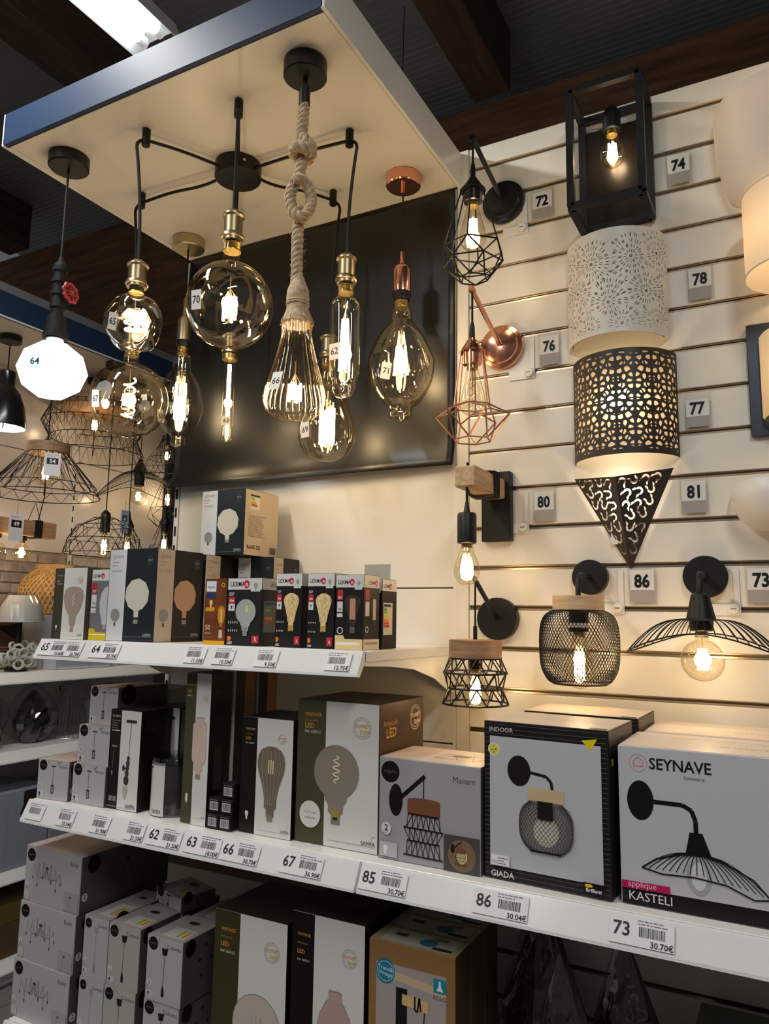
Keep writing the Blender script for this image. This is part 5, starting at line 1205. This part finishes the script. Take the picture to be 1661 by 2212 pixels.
t = carton('flat greenish carton on the lowest shelf at the bottom right corner', -.203, -.30, Z3, .40, .2, .262, 0, '5E6054'); p = face(t, 'f'); bg(p, '5C5F54'); p.R(.004, .80, .996, .81, '7A7C70'); done(p, t, 'f')

# ---------------------------------------------------------------- price labels
for X, pr_, nm, ds in ((-1.755, '33.60', '65', 'price label with large 65 at the left end of the short shelf'), (-1.655, '26.70', None, 'price label between the 65 and 64 labels on the short shelf'), (-1.565, '20.70', '64', 'price label with large 64 under the large faceted bulb carton'), (-1.248, '11.50', None, 'price label 11.50 below the amber brown bulb carton'),
        (-1.165, '10.50', None, 'price label 10.50 below the clear globe bulb carton'), (-1.045, '9.50', None, 'price label 9.50 below the golden bulb cartons'), (-.862, '12.75', None, 'price label 12.75 at the right end of the short shelf')): rail_label(X, 1.532, pr_, nm, desc=ds, w=.060)
for X, pr_, nm, ds in ((-1.752, '', None, 'label without a price at the far left end of the middle shelf'), (-1.640, '10.54', None, 'price label 10.54 below the stack of small pendant cartons'), (-1.520, '31.90', None, 'price label 31.90 below the pipe pendant carton'), (-1.405, '21.50', None, 'price label 21.50 without large numeral below the clear tub'), (-1.335, '21.50', '62', 'price label with large 62 under the tall tube bulb carton'),
        (-1.222, '18.00', '63', 'price label with large 63 below the tiny black cartons'), (-1.118, '30.70', '66', 'price label with large 66 below the ribbed bulb carton'), (-.960, '36.90', '67', 'price label with large 67 below the large globe bulb carton'), (-.771, '30.70', '85', 'price label with large 85 below the wood and cage lamp carton'),
        (-.535, '30.04', '86', 'price label with large 86 below the mesh lamp carton'), (-.295, '30.70', '73', 'price label with large 73 below the umbrella lamp carton')): rail_label(X, 1.122, pr_, nm, desc=ds, w=.060)
# ================================================================ the facing run of shelving on the left
PINK = mat('pinkish_steel_panel', (.78, .72, .68), .2, 0, bump=.15, bscale=40)
XW = -3.55
lw = struct(MB().box(XW-.03, XW-.012, -.8, 1.72, 0, 2.88).build('wall_left', SLOTD))
for y0, y1 in ((-.8, 1.02), (1.04, 1.72)):
    for z0, z1 in ((.05, .84), (.845, 1.34), (1.345, 1.924), (1.93, 2.455), (2.46, 2.88)):
        MB().box(XW-.012, XW, y0, y1, z0, z1, .0015).build('steel_panel', PINK, lw)
SLB = mat('slot_black', (.01, .01, .01), .9)
for y in (1.03,):
    t = MB().box(XW-.012, XW+.004, y-.012, y+.012, .05, 2.88).build('upright', WHITEM, lw)
    for k in range(24): MB().box(XW+.004, XW+.0046, y-.004, y+.004, 2.42-k*.062, 2.45-k*.062).build('slot', SLB, t)
# brick facing on the lower panel: single bricks
BR = [mat('brick_whitewashed', (.56, .50, .44), .85, 0, noise=.25, nscale=18, bump=.5, bscale=50), mat('brick_grey', (.36, .31, .28), .85, 0, noise=.3, nscale=18, bump=.5, bscale=50),
      mat('brick_brown', (.27, .20, .17), .85, 0, noise=.3, nscale=18, bump=.5, bscale=50), mat('brick_pink', (.40, .32, .29), .85, 0, noise=.3, nscale=18, bump=.5, bscale=50)]
MB().box(XW, XW+.006, -.4, 1.012, 1.36, 1.922).build('mortar', mat('mortar', (.30, .27, .24), .9), lw); MB().box(XW, XW+.006, 1.048, 1.71, 1.36, 1.922).build('mortar', MATS['mortar'], lw)
rnd = random.Random(4)
for r in range(10):
    z0 = 1.368+r*.0555; y = -.4+(.1 if r % 2 else .0)
    while y < 1.68:
        L = .185+rnd.uniform(-.02, .02); y1 = min(y+L, 1.705)
        for a, c in (((y, min(y1, 1.008)),) if y < 1.0 else ((max(y, 1.052), y1),)):
            if c-a > .03: MB().box(XW+.005, XW+.012+rnd.uniform(0, .005), a, c-.010, z0, z0+.046, .002).build('brick', BR[rnd.choice((0, 0, 0, 1, 1, 1, 2, 3))], lw)
        y = y1
# canopy with navy fascia
t = thing('display_canopy', 'long canopy with navy fascia over the wire lamps on the left', 'canopy', (-3.25, 1.2, 2.88))
MB().box(-.30, .27, -1.9, .52, 0, .02).build('underside', CREAM, t); MB().box(.271, .283, -1.9, .52, -.002, .115, .001).build('front_fascia', NAVY, t); MB().box(.2835, .285, -1.9, .52, -.002, .006).build('highlight_trim', WHITEM, t)  # white trim strip stands in for the tube reflection along the fascia edge
MB().box(.18, .25, -1.9, .52, .125, .17, .002).build('cable_tray', mat('galvanised_tray', (.30, .31, .32), .5, .4), t)
# shelves
def lshelf(label, Z, y0, y1):
    t = thing('metal_shelf', label, 'shelf', (-3.55, y0, Z), 0, 'shelves of the left run'); L = y1-y0
    MB().box(.002, .47, 0, L, -.025, 0, .001).build('deck', WHITEM, t)
    b = MB(); pf = [(.472, .0), (.482, .001), (.505, -.042), (.505, -.048), (.496, -.05), (.472, -.026)]; n = 6
    b.add([(x, y, z) for y in (0, L) for x, z in pf], [(i, (i+1) % n, (i+1) % n+n, i+n) for i in range(n)]+[tuple(range(n)), tuple(range(n, 2*n))]); b.build('price_rail', RAIL, t)
    for y in (.001, L-.005): MB().prism([(x, y, z) for x, z in ((.002, -.001), (.47, -.001), (.47, -.03), (.25, -.045), (.1, -.08), (.002, -.12))], (0, .003, 0)).build('bracket', WHITEM, t)
    P = lambda x, y, o: Vector((.4855+.021*(1-y/.04)+.0008+o, x, -.042+y))
    p = Print(lambda x, y, o: Vector((.506-.022*y/.04+o+.0005, .45+x, -.044+y)), .06, .038); p.R(0, 0, 1, 1, 'D4D4DA'); p.bars(.1, .35, .9, .7, '505060', 12); p.lines(.1, .75, .9, .95, 1, '808090'); p.build('label', t)
for lab, Z in (('upper white shelf of the left run below the brick facing', 1.335), ('second white shelf of the left run holding bagged lamps', .995), ('third white shelf of the left run holding pale cartons', .485), ('base shelf of the left run at floor level', .115)):
    lshelf(lab+', near section', Z, -.55, 1.025); lshelf(lab+', far section', Z, 1.032, 1.71)
MB().box(-3.54, -3.10, -.55, 1.71, .0, .064).build('plinth', WHITEM, lw)
# ---------------------------------------------------------------- hanging wire lamps
def hang(name, label, X, Y, Z, cat='pendant lamp'):
    t = thing(name, label, cat, (X, Y, Z), 0, 'wire pendants on the left'); MB().tube([(0, 0, 0), (0, 0, 2.84-Z)], .003, 5).build('cable', BLACK, t)
    MB().lathe([(.05, 2.876-Z), (.05, 2.851-Z), (.047, 2.848-Z), (0, 2.848-Z)], 28).build('ceiling_rose', BLACK, t, True); return t
def zig(b, n, r0, z0, r1, z1, r=.0016, ph=0):
    A = ringpts(n, r0, z0, ph); B_ = ringpts(n, r1, z1, ph+PI/n)
    for i in range(n): b.tube([A[i], B_[i], A[(i+1) % n]], r, 4)
# black dome
t = hang('dome_pendant_lamp', 'black metal dome pendant with white inside at the left edge', -3.15, .292, 2.44)
o = MB().lathe([(.03, .27), (.035, .265), (.036, .20), (.042, .19), (.062, .165), (.085, .10), (.097, .03), (.098, 0)], 40, cap=False).build('dome', BLACKG, t, True)
MB().lathe([(.04, .185), (.060, .16), (.083, .10), (.095, .03), (.096, .001)], 40, cap=False).build('white_lining', mat('white_lining', (.8, .8, .78), .5), t, True); lamp(t, (0, 0, .06), 1.3, (1, .95, .88), .03)
# 54 dome with wooden cap
t = hang('wire_dome_lamp', 'wide black wire dome pendant with wooden cap and hanging tag 54', -3.0, .422, 2.135)
MB().lathe([(.0, .242), (.098, .24), (.098, .195), (0, .196)], 40).build('wooden_cap', WOODM, t, True); b = MB()
zig(b, 12, .095, .195, .222, .045); zig(b, 24, .095, .195, .222, .045, ph=.1); zig(b, 16, .222, .045, .243, 0); b.ring(.095, .002, (0, 0, .194)); b.ring(.222, .002, (0, 0, .045), 48); b.ring(.243, .0024, (0, 0, 0), 48); b.build('wire_dome', BLACK, t)
small_bulb(t, (0, 0, .185), 'g', 2.1, k=1.2)
def hangtag(X, Y, Z, num, label, w=.085, h=.13, col='D9D8DC', dk='22222A', rz=0):
    t = thing('hanging_tag', label, 'tag', (X, Y, Z), rz); MB().box(-.0006, 0, 0, w, -h, 0).build('card', ink(col), t)
    p = Print(lambda x, y, o: Vector((o, x, -h+y)), w, h); p.R(.15, .50, .85, .78, dk); p.T(num, .5, .555, .38, 'EDEDED', 'c', bold=1); p.lines(.15, .83, .85, .95, 2, '8A8A90'); p.build('print', t); MB().tube([(0, w/2, 0), (0, w/2, .05)], .0008, 4).build('string', BLACK, t)
hangtag(-2.80, .258, 2.287, '54', 'white hanging tag with black 54 in front of the wire dome', .066, .10, rz=R(-35))
# two-tier drum
t = hang('wire_drum_lamp', 'large two-tier black wire drum pendant under a wooden disc', -3.3, .93, 2.45)
MB().lathe([(0, .30), (.19, .298), (.19, .25), (0, .252)], 40).build('wooden_disc', WOODM, t, True); b = MB()
for r0, z0, r1, z1 in ((.225, .265, .268, .17), (.268, .17, .225, .09), (.225, .09, .268, .0)): zig(b, 34, r0, z0, r1, z1, .0014)
for r0, z0 in ((.225, .265), (.268, .17), (.225, .09), (.268, 0)): b.ring(r0, .0022, (0, 0, z0), 48)
b.build('wire_drum', BLACK, t); small_bulb(t, (0, 0, .245), 'g', 2.1, k=1.15)
# wire umbrella
t = hang('wire_umbrella_lamp', 'black fine-wire umbrella pendant with round bulb', -3.33, 1.30, 2.475); b = MB(); rim = []; n = 60
MB().lathe([(.008, .03), (.022, 0), (.045, -.055), (.03, -.06), (.028, -.13), (.0, -.13)], 24).build('socket', BLACK, t, True)
for k in range(n):
    a = 2*PI*k/n; ca = math.cos(a-R(60)); Rr = .20+.035*abs(ca); zr = -.11-.10*abs(ca)**1.6; pts = []
    for i in range(9): s = i/8; rr_ = .04+(Rr-.04)*s; pts.append((rr_*math.cos(a), rr_*math.sin(a), -.045+(zr+.045)*s**1.7))
    rim.append(pts[-1]); b.tube(pts, .0011, 3)
b.tube(rim, .002, 5, True); b.build('wire_shade', BLACK, t)['kind'] = 'stuff'; small_bulb(t, (0, 0, -.125), 'g', 1.9)
# onion
t = hang('wire_onion_lamp', 'small black onion-shaped wire pendant above the end of the bay', -3.15, 1.33, 2.395); b = MB(); pf = smooth_prof([(.03, .24), (.035, .21), (.06, .16), (.105, .10), (.122, .04), (.12, 0)], 3)
for k in range(26):
    for sg in (1, -1)[:1]: b.tube([(r_*math.cos(2*PI*k/26+i*.06), r_*math.sin(2*PI*k/26+i*.06), z_) for i, (r_, z_) in enumerate(pf)], .0014, 4)
for r_, z_ in ((.12, 0), (.122, .04), (.105, .10)): b.ring(r_, .0016, (0, 0, z_))
b.build('wire_shade', BLACK, t); small_bulb(t, (0, 0, .18), 'g', 1.6, k=.9)
# diamond cage
def cagep(label, X, Y, Z, k, kind='s'):
    t = hang('wire_cage_lamp', label, X, Y, Z); MB().lathe([(.006, .06), (.012, .02), (.034*k, -.02), (.034*k, -.03), (.02, -.032), (.02, -.07), (0, -.07)], 20).build('socket', BLACK, t, True); b = MB(); n = 6
    T0 = ringpts(n, .03*k, -.028); A = ringpts(n, .085*k, -.17*k); Bq = ringpts(n, .10*k, -.215*k, PI/n); Cq = ringpts(n, .05*k, -.265*k)
    for i in range(n):
        j = (i+1) % n
        for p, q in ((T0[i], A[i]), (A[i], A[j]), (A[i], Bq[i]), (A[j], Bq[i]), (Bq[i], Cq[i]), (Bq[i], Cq[j]), (Cq[i], Cq[j])): b.tube([p, q], .0017, 4)
    b.build('wire_cage', BLACK, t); small_bulb(t, (0, 0, -.068), kind, 1.6)
cagep('black diamond-cage pendant behind the wire umbrella', -3.45, 1.655, 2.47, 1.2)
cagep('black diamond-cage pendant behind the geometric dome, with blue tag', -3.12, 1.044, 2.093, .88)
cagep('black diamond-cage pendant beside the end of the bay', -2.98, 1.169, 2.115, .85)
hangtag(-3.02, .90, 2.136, '43', 'small bluish hanging tag beside a cage pendant', .05, .12, 'A9C0D4', '4A6078')
# geometric dome
t = hang('wire_dome_lamp', 'black geometric wire dome pendant above the bulb cartons', -3.0, .784, 1.895)
MB().lathe([(.008, .22), (.022, .205), (.024, .19), (.024, .11), (0, .11)], 20).build('socket', BLACKG, t, True); b = MB()
lv = [(.053, .18, 6), (.13, .14, 6), (.172, .072, 12), (.190, 0, 12)]
for r_, z_, n in lv: b.tube(ringpts(n, r_, z_), .0018, 4, True)
zig(b, 6, .053, .18, .13, .14, .0018); zig(b, 12, .13, .14, .172, .072, .0018); zig(b, 12, .172, .072, .19, 0, .0018)
for p in ringpts(6, .053, .18): b.tube([(0, 0, .19), p], .0018, 4)
b.build('wire_dome', BLACK, t); small_bulb(t, (0, 0, .112), 's', 2.1)
# wooden beam lamp
t = thing('beam_lamp', 'dark wooden beam pendant with exposed bulbs and tag 49', 'pendant lamp', (-3.15, .25, 1.955))
MB().box(-.035, .035, -.5, .345, 0, .075, .003).build('beam', WOODM, t); MB().box(-.038, .038, .225, .265, -.004, .079).build('strap', BLACK, t)
MB().tube([(0, .21, .075), (0, .245, .165), (0, .28, .075)], .002, 5).build('v_wire', BLACK, t); MB().tube([(0, .265, .08), (0, .29, .2), (0, .28, .9)], .0026, 5).build('cable', BLACK, t)
for y in (-.2, .06, .19): MB().cyl(.02, -.02, 0, 18, (0, y, 0)).build('bulb_holder', BLACK, t); small_bulb(t, (0, y, -.018), 'g', 2.6, k=.9, col=WARM2)
hangtag(-3.09, .322, 2.045, '49', 'white hanging tag with black 49 on the wooden beam lamp', .075, .12)
# ---------------------------------------------------------------- goods on the left shelves
WEAVE = mat('woven_bamboo', (.55, .36, .15), .6, 0, noise=.2, nscale=40)
t = thing('bamboo_lamp', 'woven golden bamboo globe lamp on the upper left shelf', 'lamp', (-3.32, .76, 1.5935)); pf = smooth_prof([(.10, 0), (.125, .02), (.155, .08), (.158, .13), (.135, .18), (.10, .215), (.085, .225), (.085, .25)], 4); b = MB()
for sg in (-1, 1):
    for k in range(40): b.tube([(r_*math.cos(2*PI*k/40+sg*i*.05), r_*math.sin(2*PI*k/40+sg*i*.05), z_) for i, (r_, z_) in enumerate(pf)], .0034, 4)
b.build('woven_shade', WEAVE, t)['kind'] = 'stuff'; MB().lathe([(r_*.975, z_) for r_, z_ in pf], 40, cap=False).build('inner_shade', mat('bamboo_inner', (.36, .21, .08), .8), t, True); MB().lathe([(.09, .215), (.09, .252), (.086, .252), (.086, .215)], 36).build('rim', WEAVE, t, True); MB().lathe([(.102, .0), (.112, .004), (.14, .05)], 36, cap=False).build('base_band', WEAVE, t, True)
t = carton('pale grey carton under the bamboo lamp', -3.46, .60, 1.3355, .28, .32, .256, 0, '9DA0A8'); p = face(t, 'r'); bg(p, '9EA1AA'); p.R(.3, .05, .31, .95, '8A8D94'); done(p, t, 'r')
t = thing('table_lamp', 'table lamp with plastic-wrapped pale shade and coiled white base', 'table lamp', (-3.15, .462, 1.3355))
MB().lathe([(.055, .345), (.083, .30), (.10, .225), (.098, .222)], 32, cap=False).build('shade', mat('pale_shade', (.55, .54, .53), .6), t, True)
b = MB(); rn = random.Random(9); vs = []
for j, (r_, z_) in enumerate(((.03, .352), (.06, .347), (.086, .30), (.103, .225))):
    for k in range(26): q = r_*(1+rn.uniform(0, .05)); vs.append((q*math.cos(2*PI*k/26), q*math.sin(2*PI*k/26), z_+rn.uniform(0, .006)))
b.add(vs, [(j*26+k, j*26+(k+1) % 26, (j+1)*26+(k+1) % 26, (j+1)*26+k) for j in range(3) for k in range(26)]); b.build('plastic_wrap', FOIL, t)
MB().cyl(.012, .10, .24, 14).build('stem', BLACK, t)
COIL = mat('pale_green_coils', (.46, .50, .42), .6)
rn = random.Random(2)
for i in range(26):
    a = rn.uniform(0, 2*PI); q = rn.uniform(.02, .085); MB().ring(.020, .0065, (q*math.cos(a)*.55, q*math.sin(a), .028+rn.uniform(0, .10)), 14, ax=(1, rn.uniform(-.6, .6), rn.uniform(-.5, .5))).build('coil', COIL, t, True)
MB().cyl(.05, 0, .012, 20).build('base', BLACK, t)
def lbox(label, X, Y, Z, w, d, h, col, side=None, name='lamp_carton'):
    t = carton(label, X, Y, Z, w, d, h, 0, col, name); p = face(t, 'r'); bg(p, col)
    if side: side(p)
    done(p, t, 'r'); return t
lbox('clear-wrapped white carton lying on the upper left shelf', -3.172, .62, 1.3355, .09, .33, .085, 'B4B8C2', lambda p: (p.lines(.45, .6, .8, .85, 2, '3a3a44'), p.R(.02, .05, .98, .12, 'D8DEE6')))
lbox('white carton with black arrows at the end of the upper left shelf', -3.35, .965, 1.3355, .24, .055, .085, 'B9BECA', lambda p: (p.UV([(.6, .7), (.8, .8), (.8, .6)], '18181C'), p.UV([(.6, .25), (.8, .35), (.8, .15)], '18181C')))
lbox('small white carton behind the shelf end on the upper left shelf', -3.35, 1.06, 1.3355, .20, .12, .07, 'AEB4C0')
lbox('brown carton behind the table lamp', -3.46, .30, 1.3355, .18, .26, .22, '4A3228', lambda p: (p.UV([(.5, .9), (.99, .98), (.99, .6)], '17110E'), p.lines(.6, .2, .9, .5, 5, '9A8E84')))
# bagged lamps on the second shelf: crumpled film over dark shapes
def bagged(label, X, Y, Z, rx, ry, h, seed, inner):
    t = thing('bagged_lamp_goods', label, 'bagged lamp', (X, Y, Z)); rn = random.Random(seed); b = MB(); nj, nk = 12, 26; vs = []
    for j in range(nj+1):
        f_ = j/nj
        for k in range(nk):
            a = 2*PI*k/nk; q = (math.sin(PI*min(1, .12+f_*.88))**.6)*(1+.18*math.sin(3*a+seed+4*f_)+rn.uniform(-.08, .08)); vs.append((rx*q*math.cos(a), ry*q*math.sin(a), h*f_+rn.uniform(0, .01)))
    b.add(vs, [(j*nk+k, j*nk+(k+1) % nk, (j+1)*nk+(k+1) % nk, (j+1)*nk+k) for j in range(nj) for k in range(nk)]); b.build('plastic_bag', FOIL, t); MB().lathe(inner, 28).build('lamp_body', BLACKG, t, True)
bagged('dark lamp in a crumpled clear bag at the left of the second left shelf', -3.20, .33, .9955, .11, .13, .26, 1, [(.09, .004), (.10, .05), (.07, .12), (.02, .18), (0, .185)])
bagged('second dark lamp in a clear bag on the second left shelf', -3.22, .62, .9955, .10, .10, .27, 4, [(.05, .004), (.085, .09), (.05, .19), (.01, .24), (0, .242)])
t = thing('loose_lampshade', 'loose pale wire lampshade on the second left shelf', 'lampshade', (-3.22, .83, .9955)); b = MB()
for k in range(30): a = 2*PI*k/30; b.tube([(.03*math.cos(a), .03*math.sin(a), .24), (.06*math.cos(a), .06*math.sin(a), .19), (.10*math.cos(a), .10*math.sin(a), .002)], .0016, 4)
b.ring(.10, .002, (0, 0, .003)); b.ring(.03, .002, (0, 0, .24)); b.build('wires', mat('steel_wire', (.5, .5, .5), .35, 1), t)['kind'] = 'stuff'
lbox('white carton with a black pendant pictured on the second left shelf', -3.30, .98, .9955, .16, .24, .235, '9FA3B0', lambda p: (p.E(.18, .8, .10, .10, '1A1A22'), p.L([(.5, .99), (.5, .7)], .02, '1a1a22'), p.turned(.5, .5, EDIS, .3, '1A1A22')))
lampp = lambda p: (p.E(.03, .72, .12, .13, '14121A'), p.UV([(.62, .98), (.95, .99), (.97, .90), (.80, .80), (.66, .66), (.58, .68), (.62, .80)], '2A2626'), p.L([(.42, 0), (.42, .99)], .004, '70747E'))
lbox('large pale carton with a black lamp pictured on the third left shelf', -3.42, .28, .4855, .34, .36, .33, '8C909C', lampp)
lbox('large pale carton next to the end of the third left shelf', -3.42, .65, .4855, .34, .37, .30, '8A8E9A', lambda p: (p.L([(.3, .3), (.5, .5), (.6, .3), (.3, .3), (.45, .15), (.6, .3)], .006, '30303A'),))
lbox('large pale carton on the far section of the third left shelf', -3.42, 1.06, .4855, .34, .6, .30, '868A96', lambda p: (p.L([(.1, .3), (.15, .5), (.2, .3), (.1, .3), (.15, .15), (.2, .3)], .004, '30303A'),))
lbox('brown carton on the left base shelf', -3.42, .25, .1155, .33, .40, .14, '5A4630'); lbox('brown carton stacked on another on the left base shelf', -3.42, .25, .2565, .33, .42, .10, '63502F', lambda p: p.R(.1, .4, .35, .8, '1c1815')); lbox('brown carton at the far end of the left base shelf', -3.42, .70, .1155, .33, .30, .22, '4A3A28')
